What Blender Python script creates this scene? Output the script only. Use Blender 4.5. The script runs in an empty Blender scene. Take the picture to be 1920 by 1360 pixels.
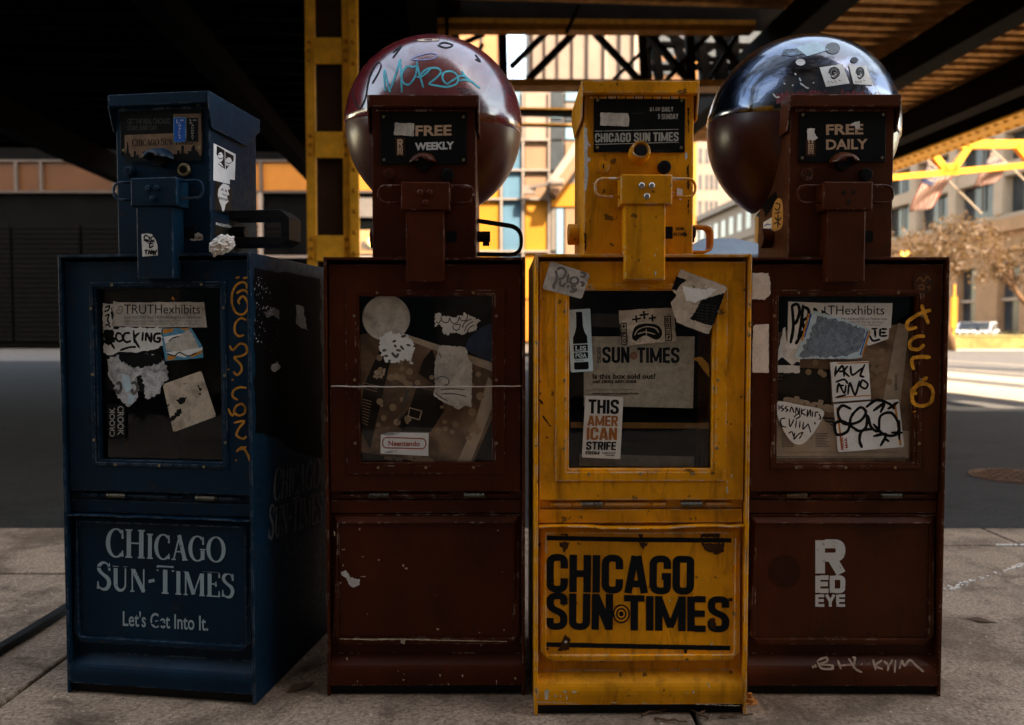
import bpy, bmesh, math, random
from mathutils import Vector, Matrix
from mathutils.geometry import tessellate_polygon
R = math.radians
random.seed(7)
SC = bpy.context.scene
COL = SC.collection
# ---------------------------------------------------------------- camera, sky, sun, exposure
CAMH, FPX, PITCH = 0.84, 1500.0, R(2.29)
cd = bpy.data.cameras.new('camera'); cam = bpy.data.objects.new('camera', cd); COL.objects.link(cam)
cam.location = (0, 0, CAMH); cam.rotation_euler = (R(90) - PITCH, 0, 0)
cd.sensor_width = 36; cd.lens = FPX / 1920 * 36; cd.clip_start = .05; cd.clip_end = 2000
cd.dof.use_dof = True; cd.dof.focus_distance = 1.80; cd.dof.aperture_fstop = 3.3
SC.camera = cam
SUN_EL, SUN_AZ = R(40), R(26)          # azimuth: from straight behind the camera towards its right
w = bpy.data.worlds.new('World'); SC.world = w; w.use_nodes = True
nt = w.node_tree; nt.nodes.clear()
sky = nt.nodes.new('ShaderNodeTexSky'); sky.sky_type = 'NISHITA'; sky.sun_disc = False
sky.sun_elevation = SUN_EL; sky.sun_rotation = math.pi - SUN_AZ
bgn = nt.nodes.new('ShaderNodeBackground'); bgn.inputs[1].default_value = .15
wo = nt.nodes.new('ShaderNodeOutputWorld')
mxn = nt.nodes.new('ShaderNodeMix'); mxn.data_type = 'RGBA'; mxn.blend_type = 'MULTIPLY'; mxn.inputs[0].default_value = 1; mxn.inputs[7].default_value = (1, .77, .55, 1)
nt.links.new(sky.outputs[0], mxn.inputs[6]); nt.links.new(mxn.outputs[2], bgn.inputs[0]); nt.links.new(bgn.outputs[0], wo.inputs[0])
sl = bpy.data.lights.new('sun', 'SUN'); sl.energy = 2.0; sl.angle = R(.5); sl.color = (1, .87, .68)
so = bpy.data.objects.new('sun', sl); COL.objects.link(so)
sdir = Vector((math.cos(SUN_EL) * math.sin(SUN_AZ), -math.cos(SUN_EL) * math.cos(SUN_AZ), math.sin(SUN_EL)))
so.rotation_euler = sdir.to_track_quat('Z', 'Y').to_euler(); so.location = sdir * 50
vs = SC.view_settings; vs.view_transform = 'Standard'; vs.look = 'None'; vs.gamma = 1; vs.exposure = 3.82
vs.use_curve_mapping = False
# ---------------------------------------------------------------- helpers: objects
def tag(o, label=None, cat=None, group=None, kind=None):
    for k, v in (('label', label), ('category', cat), ('group', group), ('kind', kind)):
        if v: o[k] = v
    return o
def empty(name, loc=(0, 0, 0), rz=0, label=None, cat=None, group=None):
    o = bpy.data.objects.new(name, None); COL.objects.link(o); o.location = loc; o.rotation_euler = (0, 0, rz)
    o.empty_display_size = .1
    return tag(o, label, cat, group)
def link(name, me, mat=None, parent=None, bevel=0, smooth=False, loc=None):
    o = bpy.data.objects.new(name, me); COL.objects.link(o)
    if mat and not me.materials: me.materials.append(mat)
    if parent: o.parent = parent
    if loc: o.location = loc
    if bevel:
        b = o.modifiers.new('bevel', 'BEVEL'); b.width = bevel; b.segments = 2; b.limit_method = 'ANGLE'
        b.harden_normals = False
    if smooth:
        for p in me.polygons: p.use_smooth = True
    return o
class MB:
    def __init__(s): s.v = []; s.f = []
    def add(s, vs, fs):
        n = len(s.v); s.v += [tuple(v) for v in vs]; s.f += [tuple(n + i for i in f) for f in fs]; return s
    def box(s, x0, x1, y0, y1, z0, z1):
        return s.add([(x0,y0,z0),(x1,y0,z0),(x1,y1,z0),(x0,y1,z0),(x0,y0,z1),(x1,y0,z1),(x1,y1,z1),(x0,y1,z1)],
                     [(0,3,2,1),(4,5,6,7),(0,1,5,4),(1,2,6,5),(2,3,7,6),(3,0,4,7)])
    def prism(s, prof, axis, a0, a1):          # extrude a 2D profile along an axis; prof in the other two axes
        def P(u, v, a): return {'x': (a, u, v), 'y': (u, a, v), 'z': (u, v, a)}[axis]
        n = len(prof); vs = [P(u, v, a0) for u, v in prof] + [P(u, v, a1) for u, v in prof]
        fs = [(i, (i+1) % n, n + (i+1) % n, n + i) for i in range(n)]
        tri = tessellate_polygon([[Vector((u, v, 0)) for u, v in prof]])
        fs += [tuple(t) for t in tri] + [tuple(n + i for i in reversed(t)) for t in tri]
        return s.add(vs, fs)
    def cyl(s, c, r, axis, a0, a1, n=20, r1=None, hole=0):
        r1 = r if r1 is None else r1
        def P(u, v, a): return {'x': (a, c[0]+u, c[1]+v), 'y': (c[0]+u, a, c[1]+v), 'z': (c[0]+u, c[1]+v, a)}[axis]
        cs = [(math.cos(2*math.pi*i/n), math.sin(2*math.pi*i/n)) for i in range(n)]
        vs = [P(r*x, r*y, a0) for x, y in cs] + [P(r1*x, r1*y, a1) for x, y in cs]
        if hole:
            vs += [P(hole*x, hole*y, a0) for x, y in cs] + [P(hole*x, hole*y, a1) for x, y in cs]
            fs = []
            for i in range(n):
                j = (i+1) % n
                fs += [(i, j, n+j, n+i), (2*n+i, 3*n+i, 3*n+j, 2*n+j), (i, 2*n+i, 2*n+j, j), (n+i, n+j, 3*n+j, 3*n+i)]
            return s.add(vs, fs)
        return s.add(vs, [(i, (i+1)%n, n+(i+1)%n, n+i) for i in range(n)] + [tuple(range(n-1, -1, -1)), tuple(range(n, 2*n))])
    def tube(s, pts, r, n=8, rs=None, closed=False):
        pts = [Vector(p) for p in pts]; m = len(pts); rings = []
        up = Vector((0.0, 0.01, 1)).normalized(); prev = None
        for i, p in enumerate(pts):
            a = pts[i-1] if (i or closed) else p; b = pts[(i+1) % m] if (i < m-1 or closed) else p
            t = (b - a).normalized()
            if prev is None:
                ref = up if abs(t.dot(up)) < .9 else Vector((0, 1, 0)); u = t.cross(ref).normalized()
            else: u = (prev - t*prev.dot(t)).normalized()
            prev = u; v = t.cross(u); rr = rs[i] if rs else r
            rings.append([p + (u*math.cos(2*math.pi*k/n) + v*math.sin(2*math.pi*k/n))*rr for k in range(n)])
        vs = [q for rg in rings for q in rg]; fs = []
        for i in range(m if closed else m-1):
            for k in range(n):
                j = (i+1) % m; fs.append((i*n+k, i*n+(k+1)%n, j*n+(k+1)%n, j*n+k))
        if not closed: fs += [tuple(range(n-1, -1, -1)), tuple((m-1)*n+k for k in range(n))]
        return s.add(vs, fs)
    def strap(s, pts, width, th, perp=(0, 1, 0)):   # flat bar following pts, its width along perp
        pts = [Vector(p) for p in pts]; W = Vector(perp)*width/2; vs = []; m = len(pts)
        for i, p in enumerate(pts):
            t = (pts[min(i+1, m-1)] - pts[max(i-1, 0)]).normalized(); nn = t.cross(Vector(perp)).normalized()*th/2
            vs += [p-W-nn, p+W-nn, p+W+nn, p-W+nn]
        fs = []
        for i in range(m-1):
            for k in range(4): fs.append((i*4+k, i*4+(k+1)%4, i*4+4+(k+1)%4, i*4+4+k))
        fs += [(3, 2, 1, 0), ((m-1)*4, (m-1)*4+1, (m-1)*4+2, (m-1)*4+3)]
        return s.add(vs, fs)
    def beam(s, a, b, w_, h_):
        a = Vector(a); b = Vector(b); t = (b-a).normalized()
        ref = Vector((0, 0, 1)) if abs(t.z) < .95 else Vector((0, 1, 0))
        u = t.cross(ref).normalized()*w_/2; v = u.normalized().cross(t).normalized()*h_/2
        vs = [a-u-v, a+u-v, a+u+v, a-u+v, b-u-v, b+u-v, b+u+v, b-u+v]
        return s.add(vs, [(0,3,2,1),(4,5,6,7),(0,1,5,4),(1,2,6,5),(2,3,7,6),(3,0,4,7)])
    def mesh(s, name='mesh'):
        me = bpy.data.meshes.new(name); me.from_pydata(s.v, [], s.f)
        bm = bmesh.new(); bm.from_mesh(me); bmesh.ops.recalc_face_normals(bm, faces=bm.faces); bm.to_mesh(me); bm.free()
        return me
    def build(s, name, mat, parent=None, bevel=0, smooth=False, loc=None):
        return link(name, s.mesh(name), mat, parent, bevel, smooth, loc)
def BX(name, dims, mat, parent=None, bevel=0): return MB().box(*dims).build(name, mat, parent, bevel)
# ---------------------------------------------------------------- materials
def hexless(c): return (c[0], c[1], c[2], 1)
class NT:
    def __init__(s, name):
        s.m = bpy.data.materials.new(name); s.m.use_nodes = True; s.t = s.m.node_tree; s.t.nodes.clear()
        s.out = s.n('ShaderNodeOutputMaterial'); s.b = s.n('ShaderNodeBsdfPrincipled'); s.l(s.b.outputs[0], s.out.inputs[0])
        tc = s.n('ShaderNodeTexCoord'); s.obj = tc.outputs['Object']; s.gen = tc.outputs['Generated']
    def n(s, t, **k):
        x = s.t.nodes.new(t)
        for a, b in k.items(): setattr(x, a, b)
        return x
    def l(s, a, b): s.t.links.new(a, b)
    def noise(s, scale, detail=6, rough=.6, vec=None, dist=0, sc3=None, seed=None):
        x = s.n('ShaderNodeTexNoise'); x.inputs['Scale'].default_value = scale; x.inputs['Detail'].default_value = detail
        x.inputs['Roughness'].default_value = rough; x.inputs['Distortion'].default_value = dist
        v = vec or s.obj
        if sc3 or seed:
            mp = s.n('ShaderNodeMapping'); s.l(v, mp.inputs[0]); mp.inputs['Scale'].default_value = sc3 or (1, 1, 1)
            if seed: mp.inputs['Location'].default_value = (seed, seed*1.7, seed*.6)
            v = mp.outputs[0]
        s.l(v, x.inputs['Vector']); return x.outputs[0]
    def ramp(s, fac, stops, interp='LINEAR'):
        x = s.n('ShaderNodeValToRGB'); x.color_ramp.interpolation = interp; e = x.color_ramp.elements
        while len(e) < len(stops): e.new(.5)
        for i, (p, c) in enumerate(stops):
            e[i].position = p; e[i].color = hexless(c) if isinstance(c, (tuple, list)) else (c, c, c, 1)
        s.l(fac, x.inputs[0]); return x.outputs[0]
    def mix(s, fac, a, b, mode='MIX'):
        x = s.n('ShaderNodeMix'); x.data_type = 'RGBA'; x.blend_type = mode
        for inp, v in ((x.inputs[0], fac), (x.inputs[6], a), (x.inputs[7], b)):
            if hasattr(v, 'links') or hasattr(v, 'is_linked'): s.l(v, inp)
            else: inp.default_value = hexless(v) if isinstance(v, (tuple, list)) else v
        return x.outputs[2]
    def math(s, op, a, b=0):
        x = s.n('ShaderNodeMath', operation=op)
        for i, v in enumerate((a, b)):
            if hasattr(v, 'is_linked'): s.l(v, x.inputs[i])
            else: x.inputs[i].default_value = v
        return x.outputs[0]
    def set(s, **k):
        for a, v in k.items():
            a = {'color': 'Base Color', 'rough': 'Roughness', 'metal': 'Metallic', 'spec': 'Specular IOR Level', 'coat': 'Coat Weight', 'coatr': 'Coat Roughness'}[a]
            if hasattr(v, 'is_linked'): s.l(v, s.b.inputs[a])
            else: s.b.inputs[a].default_value = hexless(v) if isinstance(v, (tuple, list)) else v
        return s
    def bump(s, h, strength=.3, dist=.01):
        x = s.n('ShaderNodeBump'); x.inputs['Strength'].default_value = strength; x.inputs['Distance'].default_value = dist
        s.l(h, x.inputs['Height']); s.l(x.outputs[0], s.b.inputs['Normal']); return s
def tint(c, k): return tuple(min(1, max(0, x*k)) for x in c)
def paint(name, c, rough=.4, dirt=.5, chip=(.5, .48, .44), wear=.5, chips=.60, seed=1.0, coat=.01, spec=.12):
    t = NT(name)
    big = t.noise(5, 5, .6, seed=seed); fine = t.noise(60, 4, .65, seed=seed+3)
    col = t.mix(t.ramp(big, [(.3, 0), (.7, 1)]), tint(c, .58), tint(c, 1.22))
    streak = t.noise(9, 6, .7, sc3=(3, 3, .6), seed=seed+9, dist=.6)
    col = t.mix(t.math('MULTIPLY', t.ramp(streak, [(.50, 0), (.72, 1)]), dirt), col, tint((c[0]*.22+.006, c[1]*.18+.004, c[2]*.2+.003), 1))
    spots = t.noise(38, 3, .5, seed=seed+21)
    col = t.mix(t.math('MULTIPLY', t.ramp(spots, [(.66, 0), (.70, 1)]), dirt), col, (.03, .02, .013))
    ch = t.noise(26, 6, .7, seed=seed+31)
    col = t.mix(t.ramp(ch, [(.735, 0), (.75, 1)]), col, chip)
    bv = t.n('ShaderNodeBevel', samples=4); bv.inputs[0].default_value = .005
    ge = t.n('ShaderNodeNewGeometry'); dt = t.n('ShaderNodeVectorMath', operation='DOT_PRODUCT')
    t.l(bv.outputs[0], dt.inputs[0]); t.l(ge.outputs['True Normal'], dt.inputs[1])
    edge = t.math('SUBTRACT', 1, dt.outputs['Value'])
    en = t.noise(34, 6, .7, seed=seed+41)
    ef = t.math('MULTIPLY', t.ramp(edge, [(.03, 0), (.10, 1)]), t.ramp(en, [(chips-.02, 0), (chips+.02, 1)]))
    col = t.mix(t.math('MULTIPLY', ef, wear), col, chip)
    t.set(color=col, rough=t.ramp(fine, [(.3, rough-.08), (.7, rough+.14)]), coat=coat, coatr=.25, spec=spec)
    hb = t.math('ADD', t.math('MULTIPLY', big, .6), t.math('MULTIPLY', fine, .06))
    t.bump(hb, .25, .01)
    return t.m
def flat(name, c, rough=.6, var=.25, scale=30, metal=0, c2=None, bump=0, seed=None, spec=.12):
    t = NT(name); n = t.noise(scale, 5, .65, seed=seed)
    t.set(color=t.mix(t.ramp(n, [(.3, 0), (.7, 1)]), c2 or tint(c, 1-var), tint(c, 1+var)), rough=rough, metal=metal, spec=spec)
    if bump: t.bump(n, bump, .01)
    return t.m
def print_mat(name, c, gap=.60, under=None, rough=.55, seed=3, scale=70):   # printed lettering, worn through in spots
    t = NT(name); n = t.noise(scale, 6, .7, seed=seed)
    t.set(color=t.mix(t.ramp(n, [(gap, 0), (gap+.05, 1)]), c, under or tint(c, .5)), rough=rough, spec=.12); return t.m
def paper(name, c, dark=(.12, .11, .1), amt=.5, scale=28, rough=.65, seed=2.0, dist=0.5):
    t = NT(name); a = t.noise(scale, 8, .72, seed=seed, dist=dist); b = t.noise(scale*5, 4, .6, seed=seed+5)
    col = t.mix(t.ramp(a, [(.42, 0), (.72, amt)]), c, dark)
    col = t.mix(t.ramp(b, [(.55, 0), (.8, amt*.6)]), col, tint(dark, .8))
    t.set(color=col, rough=rough, spec=.15); t.bump(a, .5, .006); return t.m
def glass_mat(name, tintc=(.96, .96, .95), r=.04):
    t = NT(name); tr = t.n('ShaderNodeBsdfTransparent'); tr.inputs[0].default_value = hexless(tintc)
    gl = t.n('ShaderNodeBsdfGlossy'); gl.inputs['Roughness'].default_value = r
    lw = t.n('ShaderNodeLayerWeight'); fr = t.n('ShaderNodeMath', operation='POWER'); t.l(lw.outputs['Facing'], fr.inputs[0]); fr.inputs[1].default_value = 4.5
    fq = t.n('ShaderNodeMath', operation='MULTIPLY_ADD'); t.l(fr.outputs[0], fq.inputs[0]); fq.inputs[1].default_value = .9; fq.inputs[2].default_value = .025; fr = fq
    bp = t.n('ShaderNodeBump'); bp.inputs['Strength'].default_value = .12; bp.inputs['Distance'].default_value = .01
    t.l(t.noise(6, 3, .5), bp.inputs['Height']); t.l(bp.outputs[0], gl.inputs['Normal'])
    mx = t.n('ShaderNodeMixShader'); t.l(fr.outputs[0], mx.inputs[0]); t.l(tr.outputs[0], mx.inputs[1]); t.l(gl.outputs[0], mx.inputs[2])
    df = t.n('ShaderNodeBsdfDiffuse'); df.inputs[0].default_value = (.2, .16, .12, 1)
    m2 = t.n('ShaderNodeMixShader'); t.l(t.ramp(t.noise(14, 6, .7, sc3=(2, 2, .6)), [(.45, 0.0), (.85, .02)]), m2.inputs[0])
    t.l(mx.outputs[0], m2.inputs[1]); t.l(df.outputs[0], m2.inputs[2]); t.l(m2.outputs[0], t.out.inputs[0]); return t.m
M = {}
M['blue'] = paint('blue_paint', (.0013, .0165, .037), .5, .5, (.12, .14, .17), .8, .52, 1)
M['red'] = paint('oxblood_paint', (.062, .0118, .0028), .38, .4, (.42, .36, .3), .8, .57, 2)
M['yellow'] = paint('amber_paint', (.72, .282, .004), .40, .75, (.55, .50, .42), .9, .50, 3)
M['redbrown'] = paint('brown_red_paint', (.068, .0168, .0042), .38, .45, (.40, .33, .26), .8, .57, 4)
M['black_metal'] = flat('black_metal', (.012, .012, .013), .45, .3, 40)
M['blackgloss'] = flat('black_gloss_paint', (.003, .003, .0034), .6, .3, 12, bump=.15, spec=.03)
M['chip_dark'] = paint('rubbed_black_paint', (.014, .013, .013), .3, .3, (.4, .34, .25), .9, .45, 6)
M['steel'] = flat('steel', (.42, .40, .37), .35, .3, 120, metal=1)
M['brass'] = flat('brass', (.30, .24, .14), .4, .4, 120, metal=1)
M['spring'] = flat('spring_steel', (.22, .20, .16), .4, .4, 90, metal=1)
M['inside'] = flat('dark_inside', (.003, .0025, .0023), .7, .3, 10)
M['glass'] = glass_mat('acrylic')
M['plate'] = flat('black_plate', (.005, .005, .005), .4, .4, 60)
M['p_white'] = paper('sticker_white', (.74, .71, .66), (.10, .09, .085), .3, 24, seed=1)
M['p_clean'] = paper('sticker_clean', (.80, .78, .74), (.25, .23, .2), .2, 30, seed=11)
M['p_grey'] = paper('sticker_grey', (.60, .54, .46), (.12, .10, .085), .7, 26, seed=4)
M['p_torn'] = paper('sticker_torn', (.60, .59, .57), (.03, .03, .03), 1.0, 34, seed=8, dist=1.6)
M['p_warm'] = paper('sticker_warm', (.58, .47, .35), (.10, .07, .05), .7, 30, seed=14)
M['p_blue'] = paper('sticker_bluegrey', (.22, .27, .32), (.04, .05, .07), .9, 40, seed=17, dist=2.5)
M['p_sky'] = paper('sticker_paleblue', (.56, .70, .76), (.2, .25, .27), .4, 30, seed=19)
M['ink'] = flat('black_ink', (.004, .004, .0045), .5, .3, 60)
M['ink_soft'] = flat('grey_ink', (.10, .095, .09), .5, .4, 60)
M['ink_brown'] = flat('brown_ink', (.30, .10, .025), .5, .2, 60)
M['ink_orange'] = flat('orange_ink', (.55, .22, .03), .5, .2, 60)
M['ink_red'] = flat('red_ink', (.34, .07, .05), .5, .2, 60)
M['ink_blue'] = flat('blue_ink', (.02, .10, .42), .5, .2, 60)
M['ink_cyan'] = flat('light_blue_ink', (.09, .28, .42), .5, .3, 60)
M['l_white'] = print_mat('white_lettering', (.58, .58, .56), .60, (.25, .24, .24), seed=5)
M['l_pale'] = print_mat('pale_lettering', (.32, .40, .44), .62, (.10, .14, .17), seed=6)
M['l_dimpale'] = print_mat('faded_lettering', (.11, .11, .12), .55, (.02, .02, .025), seed=9)
M['l_black'] = print_mat('black_lettering', (.005, .0055, .007), .66, (.16, .08, .02), seed=7)
M['l_grey'] = print_mat('grey_lettering', (.36, .35, .31), .58, (.08, .08, .07), seed=8)
M['l_tan'] = print_mat('tan_lettering', (.50, .33, .21), .62, (.15, .10, .06), seed=10)
M['l_dim'] = print_mat('dim_lettering', (.06, .06, .05), .6, (.02, .02, .02), seed=12)
M['g_yellow'] = flat('yellow_marker', (.40, .18, .022), .4, .5, 60)
M['g_orange'] = flat('orange_marker', (.58, .25, .02), .4, .5, 60)
M['g_cyan'] = flat('cyan_marker', (.09, .42, .52), .4, .4, 60)
M['g_silver'] = flat('silver_marker', (.50, .38, .30), .4, .5, 60)
M['chip_white'] = flat('bare_primer', (.56, .54, .52), .6, .2, 50)
M['chip_pale'] = flat('chipped_primer', (.50, .42, .30), .6, .3, 50)
M['stain'] = flat('dark_rust_stain', (.045, .018, .006), .7, .5, 70)
M['cord'] = flat('white_cord', (.6, .52, .44), .7, .2, 80)
# globes
def globe_mat(name, c1, c2, thr, seed, cior=1.75, patch=.55, coatr=.15):
    t = NT(name); n = t.noise(4.5, 7, .68, seed=seed, dist=.8); f = t.noise(50, 5, .7, seed=seed+2)
    col = t.mix(t.ramp(n, [(thr, 0), (thr+.06, 1)]), c1, c2)
    col = t.mix(t.ramp(f, [(.66, 0), (.74, .6)]), col, (.3, .28, .28))
    t.set(color=col, rough=t.ramp(t.noise(9, 6, .7, seed=seed+7), [(.35, .10), (.7, .32)]), coat=1.0, coatr=coatr); t.b.inputs['Coat IOR'].default_value = cior; t.l(t.ramp(t.noise(5, 8, .72, seed=seed+12, dist=1.2), [(.42, patch), (.55, 1)]), t.b.inputs['Coat Weight'])
    t.bump(t.noise(14, 6, .7, seed=seed+4), .12, .01); return t.m
M['dome_red'] = globe_mat('dome_maroon', (.12, .011, .015), (.055, .02, .028), .55, 3)
M['dome_black'] = globe_mat('dome_black', (.075, .095, .145), (.012, .013, .018), .5, 5, 1.7, .12, .05)
M['dome_black'].node_tree.nodes['Principled BSDF'].inputs['Metallic'].default_value = 1
M['dome_fringe'] = globe_mat('dome_fringe', (.13, .02, .035), (.03, .012, .018), .52, 9)
M['globe_low'] = paint('globe_brown', (.066, .0115, .006), .36, .3, (.2, .1, .06), .1, .7, 13, coat=.35)
M['globe_low_dark'] = paint('globe_maroon', (.030, .0045, .006), .34, .3, (.2, .1, .06), .1, .7, 15, coat=.35)
# ---------------------------------------------------------------- picture pixel -> ray; used only to read real positions on real surfaces
CP, SP = math.cos(PITCH), math.sin(PITCH)
def ray(px, py):
    x = (px - 960) / FPX; z = (680 - py) / FPX
    return Vector((x, CP + z * SP, z * CP - SP))       # forward pitched down
C0 = Vector((0, 0, CAMH))
def at_y(px, py, Y):
    d = ray(px, py); return C0 + d * (Y / d.y)
def at_z(px, py, Z=0.0):
    d = ray(px, py); return C0 + d * ((Z - CAMH) / d.z)
STA = R(4.2); SCX, SSX = math.cos(STA), math.sin(STA)
def st(X, Y, Z): return Vector((X * SCX - Y * SSX, X * SSX + Y * SCX, Z))       # street frame -> world
def st_x(px, py, X):        # where the ray meets the street-parallel plane X; returns street coordinates
    d = ray(px, py); dx = d.x * SCX + d.y * SSX; dy = -d.x * SSX + d.y * SCX; k = X / dx
    return Vector((X, dy * k, CAMH + d.z * k))
def st_y(px, py, Y):
    d = ray(px, py); dx = d.x * SCX + d.y * SSX; dy = -d.x * SSX + d.y * SCX; k = Y / dy
    return Vector((dx * k, Y, CAMH + d.z * k))
class Surf:
    """a surface of a box: plane y=c, plane x=c or the globe, in the box's own frame"""
    def __init__(s, root, kind, c, sgn=-1, rad=0):
        s.inv = (Matrix.Translation(root.location) @ Matrix.Rotation(root.rotation_euler.z, 4, 'Z')).inverted()
        s.o = s.inv @ C0; s.R3 = s.inv.to_3x3(); s.kind = kind; s.c = c; s.sgn = sgn; s.rad = rad
    def __call__(s, px, py, off=0):
        d = s.R3 @ ray(px, py)
        if s.kind == 'y': return s.o + d * ((s.c - off - s.o.y) / d.y)
        if s.kind == 'x': return s.o + d * ((s.c + s.sgn * off - s.o.x) / d.x)
        if s.kind == 'z': return s.o + d * ((s.c + off - s.o.z) / d.z)
        oc = s.o - s.c; r = s.rad + off; d = d.normalized(); b = oc.dot(d); q = b*b - (oc.dot(oc) - r*r)
        if q < 0: q = 0
        return s.o + d * (-b - math.sqrt(q))
def cat(pts, n=6, closed=False):      # Catmull-Rom
    if len(pts) < 3: 
        out = []
        for i in range(n+1): out.append(tuple(a + (b-a)*i/n for a, b in zip(pts[0], pts[1])))
        return out
    P = list(pts); out = []
    P = [P[-1]] + P + [P[0], P[1]] if closed else [P[0]] + P + [P[-1]]
    for i in range(1, len(P)-2):
        for k in range(n):
            t = k/n; out.append(tuple(.5*((2*b) + (c-a)*t + (2*a-5*b+4*c-d)*t*t + (3*b-a-3*c+d)*t**3) for a, b, c, d in zip(P[i-1], P[i], P[i+1], P[i+2])))
    if not closed: out.append(tuple(pts[-1]))
    return out
def rpath(pts, rad, n=5, closed=False):   # polyline with rounded corners
    out = []; m = len(pts)
    for i, p in enumerate(pts):
        if not closed and i in (0, m-1): out.append(p); continue
        a, b = Vector(pts[i-1]), Vector(pts[(i+1) % m]); q = Vector(p)
        r = rad if not isinstance(rad, (list, tuple)) else rad[i]
        if r <= 0: out.append(p); continue
        r1 = min(r, (a-q).length*.5, (b-q).length*.5); s_, e_ = q + (a-q).normalized()*r1, q + (b-q).normalized()*r1
        for k in range(n+1):
            t = k/n; out.append(tuple((1-t)**2*s_ + 2*t*(1-t)*q + t*t*e_))
    return out
def ribbon(pts, w, closed=False):     # -> (verts2d, faces); w constant or per point
    P = [Vector(p[:2]) for p in pts]; m = len(P); vs = []
    for i in range(m):
        a = P[i-1] if (i or closed) else None; b = P[(i+1) % m] if (i < m-1 or closed) else None
        d1 = (P[i]-a).normalized() if a is not None and (P[i]-a).length > 1e-9 else None
        d2 = (b-P[i]).normalized() if b is not None and (b-P[i]).length > 1e-9 else None
        if d1 is None: d1 = d2 or Vector((1, 0))
        if d2 is None: d2 = d1
        n1 = Vector((-d1.y, d1.x)); n2 = Vector((-d2.y, d2.x)); nn = n1 + n2
        nn = nn.normalized() if nn.length > 1e-6 else n1
        k = 1/max(.45, nn.dot(n1)); ww = (w[i] if isinstance(w, (list, tuple)) else w)/2
        vs += [P[i] + nn*ww*k, P[i] - nn*ww*k]
    fs = [(2*i, 2*i+1, 2*((i+1) % m)+1, 2*((i+1) % m)) for i in range(m if closed else m-1)]
    return ([tuple(v) for v in vs], fs)
def poly2(pts):
    t = tessellate_polygon([[Vector((p[0], p[1], 0)) for p in pts]])
    return ([tuple(p[:2]) for p in pts], [tuple(x) for x in t])
def ell(cx, cy, rx, ry, n=32): return [(cx+rx*math.cos(2*math.pi*i/n), cy+ry*math.sin(2*math.pi*i/n)) for i in range(n)]
def jag(pts, amp, step, rnd):       # torn outline
    out = []; m = len(pts)
    for i in range(m):
        a = Vector(pts[i][:2]); b = Vector(pts[(i+1) % m][:2]); L = (b-a).length; k = max(1, int(L/step)); nrm = Vector((-(b-a).y, (b-a).x)).normalized()
        for j in range(k): out.append(tuple(a.lerp(b, (j+rnd.uniform(-.3, .3)*(j > 0))/k) + nrm*rnd.uniform(-amp, amp)*(j > 0)))
    return out
RND = random.Random(11)
def emit(name, pieces, surf, off, mat, parent, warp=None):
    vs, fs = [], []
    for k, (pv, pf) in enumerate(pieces):
        n = len(vs)
        for p in pv:
            if warp: p = warp(p)
            vs.append(surf(p[0], p[1], off + k*6e-6))
        fs += [tuple(n+i for i in f) for f in pf]
    me = bpy.data.meshes.new(name); me.from_pydata([tuple(v) for v in vs], [], fs); me.materials.append(mat)
    return link(name, me, None, parent)
def grid2(q, n=6):     # bilinear patch of a quad (tl, tr, br, bl)
    vs = []; fs = []
    for j in range(n+1):
        for i in range(n+1):
            u, v = i/n, j/n
            vs.append(tuple((1-u)*(1-v)*a + u*(1-v)*b + u*v*c + (1-u)*v*d for a, b, c, d in zip(*q)))
    for j in range(n):
        for i in range(n): k = j*(n+1)+i; fs.append((k, k+1, k+n+2, k+n+1))
    return (vs, fs)
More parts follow.
